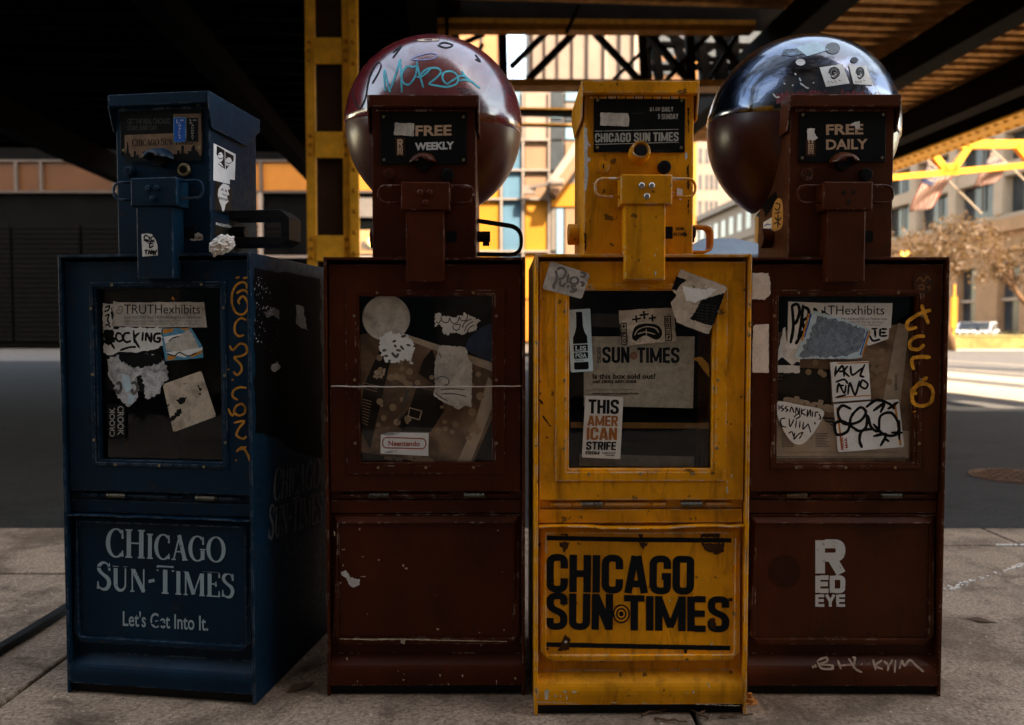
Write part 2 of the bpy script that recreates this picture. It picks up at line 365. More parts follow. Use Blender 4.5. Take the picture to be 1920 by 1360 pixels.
# ---------------------------------------------------------------- lettering: hand-made strokes for the mastheads, built-in font for small print
def sans(ch, t=.185, w_=.53):
    a = t/2; r = w_-a; T = 1-a*.8; B = a*.8; m = w_/2; q = .17
    L = lambda *p: ribbon(list(p), t)
    if ch in 'CGOQ0DS8BRPE5U2' or ch == 'J': pass
    d = {
     'C': ([ribbon(rpath([(r, .63), (r, T), (a, T), (a, B), (r, B), (r, .37)], q), t)], w_),
     'O': ([ribbon(rpath([(m, T), (r, T), (r, B), (a, B), (a, T)], [0, q, q, q, q], closed=True), t, True)], w_),
     'G': ([ribbon(rpath([(r, .66), (r, T), (a, T), (a, B), (r, B), (r, .46), (.30, .46)], [0, q, q, q, .12, 0, 0]), t)], w_),
     'S': ([ribbon(rpath([(r, .69), (r, T), (a, T), (a, .60), (r, .42), (r, B), (a, B), (a, .31)], [0, q, q, .13, .13, q, q, 0]), t)], w_),
     'U': ([ribbon(rpath([(a, 1), (a, B), (r, B), (r, 1)], q), t)], w_),
     'H': ([L((a, 0), (a, 1)), L((r, 0), (r, 1)), L((t, .5), (w_-t, .5))], w_),
     'I': ([L((a, 0), (a, 1))], t),
     'T': ([L((0, T), (.50, T)), L((.25, 0), (.25, 1-t+.02))], .50),
     'N': ([L((a, 0), (a, 1)), L((r, 0), (r, 1)), ribbon([(a, 1-.05), (r, .05)], t*1.1)], w_),
     'M': ([L((a, 0), (a, 1)), L((.75-a, 0), (.75-a, 1)), ribbon([(a, .97), (.375, .10)], t*.85), ribbon([(.75-a, .97), (.375, .10)], t*.85)], .75),
     'A': ([ribbon([(a*.9, 0), (.285-.03, 1)], t), ribbon([(.285+.03, 1), (.57-a*.9, 0)], t), L((.15, .25), (.42, .25))], .57),
     'E': ([L((a, 0), (a, 1)), L((t, T), (w_*.85, T)), L((t, .51), (w_*.81, .51)), L((t, B), (w_*.85, B))], w_*.87),
     'F': ([L((a, 0), (a, 1)), L((t, T), (.45, T)), L((t, .49), (.42, .49))], .45),
     'R': ([L((a, 0), (a, 1)), ribbon(rpath([(t, T), (r, T), (r, .49), (t, .49)], q), t), ribbon([(w_*.57, .44), (r+.02, 0)], t)], w_),
     'D': ([L((a, 0), (a, 1)), ribbon(rpath([(t, T), (r, T), (r, B), (t, B)], .2), t)], w_),
     'Y': ([ribbon([(a*.9, 1), (w_/2, .42)], t), ribbon([(w_-a*.9, 1), (w_/2, .42)], t), L((w_/2, 0), (w_/2, .45))], w_),
     'L': ([L((a, 0), (a, 1)), L((t, B), (.43, B))], .44),
     ' ': ([], .20), '-': ([L((0, .45), (.22, .45))], .22), '.': ([L((0, a), (t, a))], t)}
    return d[ch]
def serif(ch, small=False):
    K, n_ = .165, .052         # thick and thin
    def arc(cx, cy, rx, ry, a0, a1, n=22):
        pts = []; ws = []
        for i in range(n+1):
            a = R(a0 + (a1-a0)*i/n); pts.append((cx+rx*math.cos(a), cy+ry*math.sin(a))); ws.append(n_ + (K-n_)*abs(math.cos(a))**1.4)
        return ribbon(pts, ws)
    V = lambda x, y0=0, y1=1, w=K: ribbon([(x, y0), (x, y1)], w)
    Hh = lambda x0, x1, y, w=n_: ribbon([(x0, y), (x1, y)], w)
    f = n_/2; sr = lambda x, y, h=.13: Hh(x-h, x+h, y+(f if y < .5 else -f))
    tick = lambda x, y0, y1: ribbon([(x, y0), (x, y1)], [n_*1.6, n_*.9])
    d = {
     'C': ([arc(.38, .5, .31, .49, 48, 312), tick(.62, .66, .97), tick(.62, .03, .24)], .68),
     'O': ([arc(.40, .5, .33, .49, 0, 360, 36)], .80),
     'G': ([arc(.38, .5, .31, .49, 48, 312), tick(.62, .66, .97), V(.60, .06, .42), sr(.60, .44, .12)], .74),
     'H': ([V(.15), V(.62), Hh(.15, .62, .52), sr(.15, 0), sr(.15, 1), sr(.62, 0), sr(.62, 1)], .78),
     'I': ([V(.15), sr(.15, 0), sr(.15, 1)], .31),
     'A': ([ribbon([(.11, 0), (.36, 1)], n_*1.2), ribbon([(.34, 1), (.60, 0)], K), Hh(.18, .50, .34), sr(.11, 0, .09), sr(.60, 0, .12)], .72),
     'S': ([ribbon(cat([(.47, .74), (.40, .93), (.25, .975), (.10, .86), (.10, .70), (.25, .55), (.42, .42), (.47, .24), (.38, .06), (.22, .03), (.08, .12), (.05, .28)], 4),
             [n_ + (K-n_)*max(0, math.sin(math.pi*min(1, max(0, (i/44-.12)/.76))))**.8*(.55+.45*abs(math.sin(i/44*math.pi*2.2))) for i in range(45)]), tick(.48, .70, .97), tick(.05, .03, .30)], .55),
     'U': ([V(.15, .28, 1), ribbon([(.36-.21*math.cos(math.pi*i/14), .29-.26*math.sin(math.pi*i/14)) for i in range(15)], [K+(n_*1.2-K)*i/14 for i in range(15)]), V(.57, .28, 1, n_*1.2), sr(.15, 1), sr(.57, 1, .09)], .70),
     'N': ([V(.13, 0, 1, n_*1.2), V(.62, 0, 1, n_*1.2), ribbon([(.13, .97), (.62, .03)], K), sr(.13, 0, .09), sr(.09, 1, .09), sr(.62, 1, .09)], .75),
     '-': ([ribbon([(.04, .40), (.26, .46)], .11)], .30),
     'T': ([V(.33), Hh(.03, .63, 1-n_*.6, n_*1.2), sr(.33, 0), tick(.04, .80, .99), tick(.62, .80, .99)], .66),
     'M': ([V(.12, 0, 1, n_*1.2), V(.82), ribbon([(.14, .97), (.46, .05)], K), ribbon([(.46, .05), (.79, .97)], n_*1.2), sr(.12, 0, .09), sr(.82, 0, .12), sr(.10, 1, .09), sr(.82, 1, .12)], .96),
     'E': ([V(.15), Hh(.15, .56, 1-f), Hh(.15, .56, f), Hh(.15, .42, .52), tick(.56, .78, 1), tick(.56, 0, .25), tick(.42, .42, .62), sr(.12, 0, .1), sr(.12, 1, .1)], .63),
     ' ': ([], .28), '.': ([ribbon([(0, .06), (.12, .06)], .12)], .14)}
    pcs, wd = d[ch]
    fixed = []
    for pv, pf in pcs: fixed.append((pv, pf))
    return fixed, wd
def fontword(word, glyph, gap=.05, caps=None):     # -> pieces in font units, bbox width; caps: scale of small capitals
    x = 0; out = []
    for i, ch in enumerate(word):
        k = 1.0
        if caps and ch.islower(): k = caps; ch = ch.upper()
        pcs, wd = glyph(ch)
        for pv, pf in pcs: out.append(([(x + p[0]*k, p[1]*k) for p in pv], pf))
        x += wd*k + gap*k
    return out, x - gap
_tc = {}
def bfont(text, bold=0.0):
    key = (text, bold)
    if key in _tc: return _tc[key]
    cu = bpy.data.curves.new('tmp', 'FONT'); cu.body = text; cu.size = 1; cu.resolution_u = 3; cu.offset = bold; cu.fill_mode = 'FRONT' if hasattr(cu, 'fill_mode') else None
    o = bpy.data.objects.new('tmp', cu); COL.objects.link(o)
    me = bpy.data.meshes.new_from_object(o.evaluated_get(bpy.context.evaluated_depsgraph_get()))
    vs = [(v.co.x, v.co.y) for v in me.vertices]; fs = [tuple(p.vertices) for p in me.polygons]
    bpy.data.objects.remove(o); bpy.data.curves.remove(cu); bpy.data.meshes.remove(me)
    x0 = min(v[0] for v in vs); x1 = max(v[0] for v in vs); y0 = min(v[1] for v in vs); y1 = max(v[1] for v in vs)
    _tc[key] = ([([((v[0]-x0)/(x1-x0), (v[1]-y0)/(y1-y0)) for v in vs], fs)], 1.0); return _tc[key]
def fit(pieces, width, bl, br, tl):    # unit lettering -> picture parallelogram (bottom-left, bottom-right, top-left)
    out = []
    for pv, pf in pieces:
        out.append(([(bl[0] + (br[0]-bl[0])*p[0]/width + (tl[0]-bl[0])*p[1], bl[1] + (br[1]-bl[1])*p[0]/width + (tl[1]-bl[1])*p[1]) for p in pv], pf))
    return out
def txt(text, x0, y0, x1, y1, bold=.0, dyr=0, skew=0):     # rect: left, top, right, bottom; dyr = how much lower the right end sits
    p, w_ = bfont(text, bold); return fit(p, w_, (x0, y1), (x1, y1+dyr), (x0+skew, y0))
def cw(k, x0, y0, pts): return [(x0 + p[0]*k, y0 + p[1]*k) + tuple(p[2:]) for p in pts]
def CR(k, x0, y0): return lambda *pts: cw(k, x0, y0, pts)
class Face:
    """prints and stickers on one surface of a box, in coordinates read off an enlarged crop of the photograph"""
    def __init__(s, parent, surf, k, x0, y0): s.p = parent; s.s = surf; s.k = k; s.x0 = x0; s.y0 = y0; s.lay = .00012
    def w(s, p): return (s.x0 + p[0]*s.k, s.y0 + p[1]*s.k)
    def up(s): s.lay += .00014; return s.lay
    def sticker(s, pts, mat, torn=0, step=12, label=None, name='sticker', parent=None, sub=None):
        pp = jag(pts, torn, step, RND) if torn else pts
        if sub: pcs = [grid2(pts, sub)]
        else: pcs = [poly2(pp)]
        o = emit(name, pcs, s.s, s.up(), mat, parent or s.p, s.w)
        if label: o['label'] = label
        return o
    def ink(s, pieces, mat, parent=None, name='lettering', label=None):
        if name in ('rust_stain', 'paint_chip', 'printed_bar', 'scuff', 'paint_scrap') and len(pieces) > 1:
            small = []; o = None; lay = s.up()
            for pc in pieces:
                xs = [p[0] for p in pc[0]]; ys = [p[1] for p in pc[0]]
                if max(max(xs)-min(xs), max(ys)-min(ys))*s.k > 7: o = emit(name, [pc], s.s, lay, mat, parent or s.p, s.w)
                else: small.append(pc)
            if small: o = emit(name, small, s.s, lay, mat, parent or s.p, s.w); o['kind'] = 'stuff'
            return o
        o = emit(name, pieces, s.s, s.up(), mat, parent or s.p, s.w)
        if label: o['label'] = label
        return o
    def lines(s, strokes, w, mat, parent=None, name='lettering', n=6, label=None, taper=True, wob=.12):
        pcs = []
        for st_ in strokes:
            c = cat(st_, n); m = len(c)
            ws = [w*1.35*(1 + RND.uniform(-wob, wob))*(1 if not taper else min(1, .55 + min(i, m-1-i)*.25)) for i in range(m)]
            pcs.append(ribbon(c, ws))
        return s.ink(pcs, mat, parent, name, label)
# ---------------------------------------------------------------- newspaper boxes
def edge_strip(): pass
def newsbox(name, X, Y, rz, W, D, H, mat, label, hx=0.0, hw=.236, hh=.362, globe=None, hood='tube', loops=True, win=(-.155, .155, .540, .927), bolts=True,
            sag=0.0, sidemat=None, plate=(-.095, .098, .232, .338), handle='strap', hoodmat=None, bo=0.0, ly=.003, rimw=.030):
    r = empty(name, (X, Y, 0), rz, label, 'newspaper box', 'newspaper vending boxes in a row')
    hW = W/2
    # shell
    for sx in (-1, 1):
        x0, x1 = (-hW, -hW+.007) if sx < 0 else (hW-.007, hW)
        MB().box(x0, x1, 0, D, .0, H).build('side_panel', sidemat if (sidemat and sx > 0) else mat, r, .0022)
    MB().box(-hW+.0072, hW-.0072, .0, D-.002, H-.007, H-.001).build('top_panel', mat, r, .0012)
    MB().box(-hW+.0072, hW-.0072, D-.008, D-.003, .01, H-.0075).build('back_panel', M['inside'], r)
    MB().box(-hW+.0075, hW-.0075, .034, D-.009, .466, .470).build('shelf', M['inside'], r)
    # upper door with window opening, raised rim
    wx0, wx1, wz0, wz1 = win; dx0, dx1, dz0, dz1 = -hW+.010, hW-.010, .472, H-.016
    def ring(o, i, y0, y1):
        mb = MB(); (a0, a1, b0, b1), (c0, c1, e0, e1) = o, i
        for y in (y0, y1):
            mb.v += [(a0, y, b0), (a1, y, b0), (a1, y, b1), (a0, y, b1), (c0, y, e0), (c1, y, e0), (c1, y, e1), (c0, y, e1)]
        for k in range(4):
            j = (k+1) % 4
            mb.f += [(k, j, 4+j, 4+k), (8+k, 12+k, 12+j, 8+j), (k, 8+k, 8+j, j), (4+k, 4+j, 12+j, 12+k)]
        return mb
    door = ring((dx0, dx1, dz0, dz1), (wx0, wx1, wz0, wz1), .010, .026).build('door', mat, r, .0016)
    rim = ring((wx0-rimw, wx1+rimw, wz0-rimw*.87, wz1+.014), (wx0-.006, wx1+.006, wz0-.006, wz1+.004), .0075, .0099).build('window_frame', mat, door, .0022)
    MB().box(wx0-.004, wx1+.004, .0262, .0285, wz0-.004, wz1+.004).build('window', M['glass'], r)
    sc = MB().cyl((0, 0), .0030, 'y', -.0022, .0, 12, .0036).mesh('screw')
    wc = (wx0+wx1)/2; hwid = wx1-wx0
    for x, z in [(wx0-.010, wz0+.045), (wx0-.010, (wz0+wz1)/2), (wx0-.010, wz1-.045), (wx1+.010, wz0+.045), (wx1+.010, (wz0+wz1)/2), (wx1+.010, wz1-.045),
                 (wc-hwid*.36, wz0-.0105), (wc, wz0-.0105), (wc+hwid*.36, wz0-.0105), (wc-hwid*.36, wz1+.0075), (wc+hwid*.36, wz1+.0075)]:
        link('screw', sc, M['brass'], door, smooth=False, loc=(x, .0075, z))
    # hinge strip with two coil springs
    hg = MB()
    segs = [(-.20, -.155), (-.150, -.085), (-.080, .02), (.025, .055), (.145, .20)]
    for a, b in segs: hg.cyl((.018, .4615), .0045, 'x', a*W/.47, b*W/.47, 10)
    hg.box(-hW+.009, hW-.009, .024, .027, .452, .4715)
    hg.build('hinge', mat, r)
    for x0 in (-.130, .088):
        pts = [(x0 + .046*i/140, .016+.0058*math.cos(i*.72), .4615+.0058*math.sin(i*.72)) for i in range(141)]
        MB().tube(pts, .0011, 4).build('spring', M['spring'], r)
    # lower front: recess panel, lip, card frame, card
    MB().box(-hW+.0075, hW-.0075, .030, .034, .088, .4515).build('lower_panel', mat, r)
    MB().box(-hW+.009, hW-.009, .018, .0298, .420, .4505).build('rail', mat, r, .002)
    lip = MB(); n = 16
    for i in range(n+1):
        x = -hW+.009 + (2*hW-.018)*i/n; z = .4175 - sag*math.exp(-((x+.01)/.09)**2) - (.002 if i % 5 == 0 else 0)
        lip.v += [(x, ly, z-.003), (x, ly, z), (x, .0295, z+.001), (x, .0295, z-.004), (x, ly+.003, z-.004)]
    for i in range(n):
        for k in range(5): lip.f.append((i*5+k, i*5+(k+1) % 5, i*5+5+(k+1) % 5, i*5+5+k))
    lip.build('ledge', mat, r, .0008)
    fx = hW-.013
    outer = [(-fx, .414), (fx, .414), (fx, .138), (fx-.022, .116), (-fx+.022, .116), (-fx, .138)]
    inner = [(-fx+.013, .398), (fx-.013, .398), (fx-.013, .140), (fx-.015, .130), (-fx+.015, .130), (-fx+.013, .140)]
    fr = MB()
    for y in (.010, .028):
        fr.v += [(x, y + (.012 if (z > .4 and y < .02) else 0), z) for x, z in outer] + [(x, y, z) for x, z in inner]
    for k in range(6):
        j = (k+1) % 6; fr.f += [(k, 6+k, 6+j, j), (12+k, 12+j, 18+j, 18+k), (k, j, 12+j, 12+k), (6+k, 18+k, 18+j, 6+j)]
    fr.build('card_frame', mat, r, .0022)
    MB().box(-fx+.0132, fx-.0132, .0165, .027, .1302, .3978).build('front_card', mat, r, .001)
    # kick plate with its rounded top and dark toe
    prof = [(.0298, .089), (.0285, .0885), (.0255, .085), (.0075, .068), (.0040, .062), (.0015, .054), (.0008, .046), (.0008, .024), (.012, .0225), (.0298, .0225)]
    MB().prism(prof, 'x', -hW+.0075, hW-.0075).build('kick_plate', mat, r, .0008)
    MB().box(-hW+.0075, hW-.0075, .014, .0295, .0, .0222).build('toe_plate', M['black_metal'], r)
    MB().box(-hW+.0075, hW-.0075, .0345, D-.009, .004, .012).build('floor_plate', M['inside'], r)
    # coin head
    h0, h1 = hx-hw/2, hx+hw/2; z0, z1 = H, H+hh; HD = .250
    MB().box(h0, h1, .022, HD, z0-.001, z1-.010).build('coin_head', mat, r, .003)
    lid = MB().prism([(.006, z1), (.006, z1-.026), (.0205, z1-.028), (.0212, z1-.0035), (HD+.008, z1-.0035), (HD+.008, z1)], 'x', h0-.004, h1+.004)
    for sx in (-1, 1):
        xa, xb = (h0-.0075, h0-.0042) if sx < 0 else (h1+.0042, h1+.0075)
        lid.prism([(.006, z1), (.006, z1-.030), (.022, z1-.078), (.185, z1-.080), (HD+.008, z1-.028), (HD+.008, z1)], 'x', xa, xb)
    lid.build('lid', mat, r, .0018)
    hb = MB()
    for i in range(11): hb.cyl((.0185, z1-.0315), .0032, 'x', h0+.012+(hw-.024)*i/11, h0+.012+(hw-.024)*(i+.86)/11, 8)
    hb.build('lid_hinge', mat, r)
    p0, p1, q0, q1 = plate
    pl = MB().box(hx+p0, hx+p1, .0185, .0218, H+q0, H+q1).build('sign_plate', M['plate'], r, .0008)
    for x, z in ((p0+.008, q1-.010), (p1-.008, q1-.010), (p0+.008, q0+.010), (p1-.008, q0+.010)):
        link('screw', sc, M['steel'], pl, loc=(hx+x, .0185, H+z))
    # coin slot hood and locks
    hm = hoodmat or mat; cx = hx+.000; cz = H+.214
    if hood == 'tube':
        mb = MB(); n = 18
        for k, (y, ru, rl, dz) in enumerate([(.0215, .024, .022, 0), (.012, .0235, .019, .001), (.002, .0225, .015, .003), (-.004, .020, .013, .004), (-.003, .017, .012, .003), (.006, .014, .011, .002)]):
            for i in range(n):
                a = 2*math.pi*i/n; rr = ru if math.sin(a) > 0 else rl
                mb.v.append((cx + math.cos(a)*(ru if k < 2 else ru*.96), y + (.004*math.sin(a) if k > 1 else 0), cz+dz + math.sin(a)*rr))
        for k in range(5):
            for i in range(n): mb.f.append((k*n+i, k*n+(i+1) % n, k*n+n+(i+1) % n, k*n+n+i))
        hd = mb.build('coin_slot_hood', hm, r, smooth=True)
        MB().cyl((cx, cz+.002), .0125, 'y', -.004, .021, 20).build('coin_slot', M['black_metal'], hd)
    else:
        mb = MB(); n = 12; sec = [(.0215, .030, .026), (.010, .031, .025), (-.006, .029, .020), (-.020, .022, .014), (-.026, .010, .008)]
        for y, a_, b_ in sec:
            for i in range(n+1):
                t = math.pi*i/n; mb.v.append((cx+a_*math.cos(t), y, cz-.004+b_*math.sin(t)))
        for k in range(4):
            for i in range(n): mb.f.append((k*(n+1)+i, k*(n+1)+i+1, (k+1)*(n+1)+i+1, (k+1)*(n+1)+i))
        hd = mb.build('coin_slot_hood', hm, r, smooth=True); so_ = hd.modifiers.new('thick', 'SOLIDIFY'); so_.thickness = .0025
        MB().cyl((cx, cz-.004), .016, 'y', .004, .0215, 20).build('coin_slot', M['black_metal'], hd)
    lk = MB().cyl((hx-.078, H+.186), .0135, 'y', .014, .0215, 20).cyl((hx-.078, H+.186), .0095, 'y', .008, .0141, 20, .0088).build('lock', mat, r, .0008)
    MB().box(hx-.0795, hx-.0765, .0071, .0079, H+.181, H+.191).build('keyhole', M['black_metal'], lk)
    l2 = MB().cyl((hx+.054, H+.186), .0140, 'y', .013, .0215, 24, .0150).build('button', M['black_metal'] if mat is not M['blue'] else M['brass'], r, .001)
    MB().cyl((hx+.054, H+.186), .0085, 'y', .0115, .0129, 20).build('keyhole', M['plate'], l2)
    # T shaped pull handle
    hh0 = hx; hx = hx+bo
    MB().box(hx-.046, hx+.062, -.030, .0215, H+.100, H+.162).build('handle_bracket', mat, r, .003)
    MB().prism([(-.026, H-.058), (-.026, H+.0998), (.0215, H+.0998), (.0215, H+.0005), (-.0005, H+.0005), (-.0005, H-.0175), (.0095, H-.0175), (.0095, H-.058)], 'x', hx-.036, hx+.049).build('pull_handle', mat, r, .003)
    for x, z in ((-.003, .138), (.018, .138), (.008, .116)):
        if bolts: MB().cyl((hx+x, H+z), .0066, 'y', -.0335, -.0302, 14, .0066).cyl((hx+x, H+z), .0045, 'y', -.0355, -.0336, 12, .0066).build('bolt', M['steel'] if mat is M['yellow'] else mat, r, .0006)
        else: MB().box(hx+x-.0035, hx+x+.0035, -.0312, -.0302, H+z-.004, H+z+.004).build('bolt_hole', M['black_metal'], r)
    if loops:
        for sx, xa in ((-1, hx-.046), (1, hx+.062)):
            L_ = .052; pts = rpath([(xa, H+.156), (xa+sx*L_, H+.156), (xa+sx*L_, H+.118), (xa, H+.118)], .026, 6)
            MB().tube([(x, -.012, z) for x, z in pts], .0030, 8).build('wire_loop', mat, r, smooth=True)
    hx = hh0
    co = MB().box(hx+.050, hx+.074, .0212, .0219, H+.034, H+.060).build('coin_return', M['plate'], r)
    # side lock and side grip
    MB().cyl((.150, H+.058), .024, 'x', h0-.0245, h0-.0001, 22).build('side_lock', mat, r, .002)
    gx = h1; 
    if handle == 'strap':
        L_ = .105; pts = rpath([(gx, H+.098), (gx+L_, H+.082), (gx+L_, H+.016), (gx, H+.018)], .03, 6)
        g = MB().strap([(x, .130, z) for x, z in pts], .028, .008).build('side_grip', M['black_metal'], r, .001)
    elif handle == 'loop':
        L_ = .068; pts = rpath([(gx, H+.074), (gx+L_, H+.074), (gx+L_, H+.016), (gx, H+.016)], .018, 5)
        g = MB().strap([(x, .145, z) for x, z in pts], .050, .005).build('side_grip', mat, r, .001)
    elif handle == 'block':
        g = MB().strap([(gx-.002, .14, H+.098), (gx+.125, .14, H+.098), (gx+.137, .14, H+.088), (gx+.137, .14, H+.040), (gx+.125, .14, H+.036), (gx+.0, .14, H+.036)], .070, .020).build('side_grip', M['black_metal'], r, .002)
    else:
        g = MB().cyl((.13, H+.062), .034, 'x', gx, gx+.036, 24, .026).build('side_grip', M['black_metal'], r, .004)
    if handle != 'knob': MB().cyl((.130, H+.060), .013, 'x', gx, gx+.030, 14).box(gx+.012, gx+.028, .124, .136, H+.038, H+.062).build('latch', M['black_metal'], r, .001)
    # bubble
    if globe:
        gc, gr, md, ml, tilt = globe; N, S_ = 64, 20
        for nm, mt, lo, hi in (('globe_dome', md, 0, 90), ('globe_base', ml, -90, 0)):
            mb = MB()
            for j in range(S_+1):
                a = R(lo + (hi-lo)*j/S_); rr = gr*(1.0 if nm == 'globe_dome' else .988)
                for i in range(N): b_ = 2*math.pi*i/N; mb.v.append((rr*math.cos(a)*math.cos(b_), rr*math.cos(a)*math.sin(b_), rr*math.sin(a)))
            for j in range(S_):
                for i in range(N): mb.f.append((j*N+i, j*N+(i+1) % N, (j+1)*N+(i+1) % N, (j+1)*N+i))
            if nm == 'globe_dome':
                o_ = len(mb.v)
                for i in range(N): b_ = 2*math.pi*i/N; mb.v += [(gr*.986*math.cos(b_), gr*.986*math.sin(b_), -.004)]
                for i in range(N): mb.f.append((i, (i+1) % N, o_+(i+1) % N, o_+i))
            g = mb.build(nm, mt, r, smooth=True, loc=gc); g.rotation_euler = tilt
    return r
def place(pxl, pxr, py, W):     # front bottom centre from two picture columns and the bottom row
    a = at_z((pxl+pxr)/2, py); return a.x, a.y
# ================================================================ BLUE BOX
YF = dict(door=.0098, rim=.0074, glass=.0258, card=.0163, plate=.0183, brk=-.0302, pull=-.0262, kick=.0007, rail=.0178, body=.0218)
bx_, by_ = place(122, 475, 1311, .465)
blue = newsbox('newspaper_box', bx_+.001, by_, R(-8), .462, .49, 1.012, M['blue'], 'deep blue newspaper box, leftmost of the row, serif masthead and TRUTHexhibits strip on its window',
               hx=.017, hw=.226, hh=.355, hood='tongue', rimw=.015, handle='block', sidemat=M['blue'], plate=(-.100, .098, .224, .336), win=(-.145, .155, .545, .935))
F = Face(blue, Surf(blue, 'y', YF['rim']-.0002), .3236, 100, 480)
# glass stickers
G = Face(blue, Surf(blue, 'y', YF['glass']), .3236, 100, 480)
G.sticker([(285,275),(345,280),(330,330),(345,380),(350,420),(288,436)], M['p_white'], 4, 10)
G.lines([[(300,300),(325,290),(318,315),(295,322)], [(300,350),(322,340),(315,372),(328,395)], [(300,405),(318,398),(330,415)]], 7, M['ink'])
k = G.sticker([(348,262),(380,270),(873,268),(880,330),(890,415),(560,412),(336,408),(352,340),(340,310)], M['p_grey'], 2, 30, label='torn strip of paper printed TRUTHexhibits')
G.ink([ (p) for p in txt('TRUTHexhibits', 410, 282, 850, 336) ], M['ink'], k)
G.ink(txt('cture! "FOLLOW" Read TRUTH Exhibits[TE] on Twitter.com', 405, 348, 858, 368, .012) + txt('collecting, & sharing wisdom in TE!  "Only TRUTH Can Set US Free"!', 415, 372, 850, 387) + txt('sharing what "they" won\'t expose. Only TRUTH Can Set US Free!', 415, 389, 832, 402), M['ink_soft'], k)
G.lines([[(372,300),(395,292),(402,315),(385,335),(368,325),(378,310),(392,318)]], 3, M['ink_soft'], k)
k = G.sticker([(340,425),(400,415),(630,416),(634,470),(636,520),(560,545),(480,562),(400,556),(330,575),(290,560),(296,500),(286,440)], M['p_white'], 7, 14, label='white torn sticker with brush writing')
G.lines([[(395,455),(372,448),(362,475),(378,495),(402,485),(398,455)], [(445,448),(415,450),(405,480),(425,500),(450,492)], [(465,430),(470,505)], [(500,445),(470,478),(500,535)], [(520,440),(515,495)], [(535,495),(540,450),(565,495),(568,445)], [(625,450),(590,455),(585,490),(612,498),(618,478),(600,478)], [(385,548),(440,530),(480,528)], [(300,470),(330,500),(355,540)]], 10, M['ink'], k)
G.sticker([(290,425),(345,430),(362,500),(320,520),(290,500)], M['ink'], 6, 8, name='print')
k = G.sticker([(630,420),(800,420),(835,480),(865,530),(868,590),(740,602),(650,610),(634,520)], M['ink_cyan'], 2, 20, label='blue and orange pattern sticker, middle scraped grey')
G.ink([poly2(p) for p in ([(632,425),(700,421),(690,440),(640,452)], [(730,420),(790,420),(770,434)], [(660,580),(720,572),(700,600),(660,606)], [(780,570),(862,545),(862,562),(800,590)])], M['ink_orange'], k, 'print')
G.ink([poly2(p) for p in ([(640,470),(760,448),(700,480),(650,515)], [(650,560),(865,530),(862,545),(760,590),(700,575)])], M['p_clean'], k, 'print')
G.ink([poly2(jag([(650,510),(790,425),(828,500),(842,530),(740,556),(655,552)], 4, 12, RND))], M['p_grey'], k, 'print')
G.lines([[(668,498),(690,478),(730,465)], [(660,565),(700,580),(730,560),(780,580),(830,560)]], 5, M['ink'], k)
G.sticker([(310,600),(380,575),(440,585),(540,560),(640,600),(655,650),(670,712),(640,730),(620,790),(560,828),(528,820),(520,760),(480,700),(505,760),(480,840),(430,875),(395,845),(370,810),(345,740),(325,705)], M['p_torn'], 9, 12, label='layers of torn weathered paper')
G.ink([poly2(jag(p, 8, 9, RND)) for p in ([(380,570),(620,570),(640,610),(560,640),(470,650),(390,610)], [(480,700),(505,690),(530,760),(515,810),(495,770)])], M['ink'], None, 'print')
G.ink([poly2(jag(p, 5, 9, RND)) for p in ([(400,690),(440,700),(455,760),(430,790),(400,760)], [(440,800),(480,810),(450,865),(425,850)])], M['p_sky'], None, 'print')
G.lines([[(365,745),(385,735),(392,770),(372,795),(362,770)], [(450,740),(475,735),(488,770),(465,800),(455,770)]], 12, M['ink_soft'])
k = G.sticker([(643,742),(840,672),(855,668),(862,680),(940,918),(938,932),(708,1018),(694,1016),(636,760)], M['p_warm'], 0, label='tilted square grey sticker with burnt holes')
G.ink([poly2(jag(p, 5, 7, RND)) for p in ([(712,835),(745,820),(778,815),(760,850),(735,862),(722,845)], [(668,945),(700,925),(718,890),(742,885),(742,915),(712,940),(680,962)], [(838,745),(848,765),(862,760),(855,785),(842,770)], [(660,870),(672,850),(668,880)], [(748,742),(785,738),(760,745)], [(840,795),(860,788),(850,808)])], M['ink'], k, 'print')
k = G.sticker([(312,862),(418,855),(420,1055),(314,1060)], M['plate'], 0, label='black sticker lettered CROOK twice')
def vert(text, x0, y0, x1, y1, up=True, bold=.02):
    p, w_ = bfont(text, bold)
    return fit(p, w_, (x1, y1), (x1, y0), (x0, y1)) if up else fit(p, w_, (x0, y0), (x0, y1), (x1, y0))
G.ink(vert('CROOK', 325, 880, 357, 1048, True), M['l_grey'], k); G.ink(vert('CROOK', 371, 870, 408, 1040, False), M['l_grey'], k)
G.ink([poly2([(683,250),(692,234),(705,258)])], M['ink_orange'], None, 'paper_scrap')
# yellow marker tag down the door
F.lines([[(1080,280),(1072,262),(1095,235),(1118,255),(1128,300),(1100,338),(1060,330),(1036,280),(1036,220),(1060,170),(1095,152),(1118,165),(1122,190)], [(1062,218),(1080,205),(1110,200),(1135,230),(1138,280),(1128,310)],
         [(1118,372),(1085,362),(1055,392),(1052,440),(1075,465),(1105,458)], [(1022,520),(1040,545),(1080,510),(1115,520),(1120,560),(1090,580),(1050,590),(1085,630),(1090,665),(1065,690),(1042,670)], [(1012,655),(1018,662)], [(1035,715),(1042,722)],
         [(1118,765),(1080,762),(1045,780),(1040,815),(1070,835)], [(1095,855),(1060,870),(1048,905),(1075,925),(1108,910),(1110,875),(1085,852)], [(1012,885),(1035,925),(1048,910)], [(1045,968),(1105,958),(1075,1000),(1062,1040),(1100,1060),(1118,1045)], [(1060,1135),(1095,1110),(1125,1150),(1140,1192)], [(1085,1125),(1118,1105)], [(1056,1182),(1062,1186)], [(1055,128),(1080,122)], [(1098,130),(1125,125)]], 9.5, M['g_yellow'], None, 'graffiti')
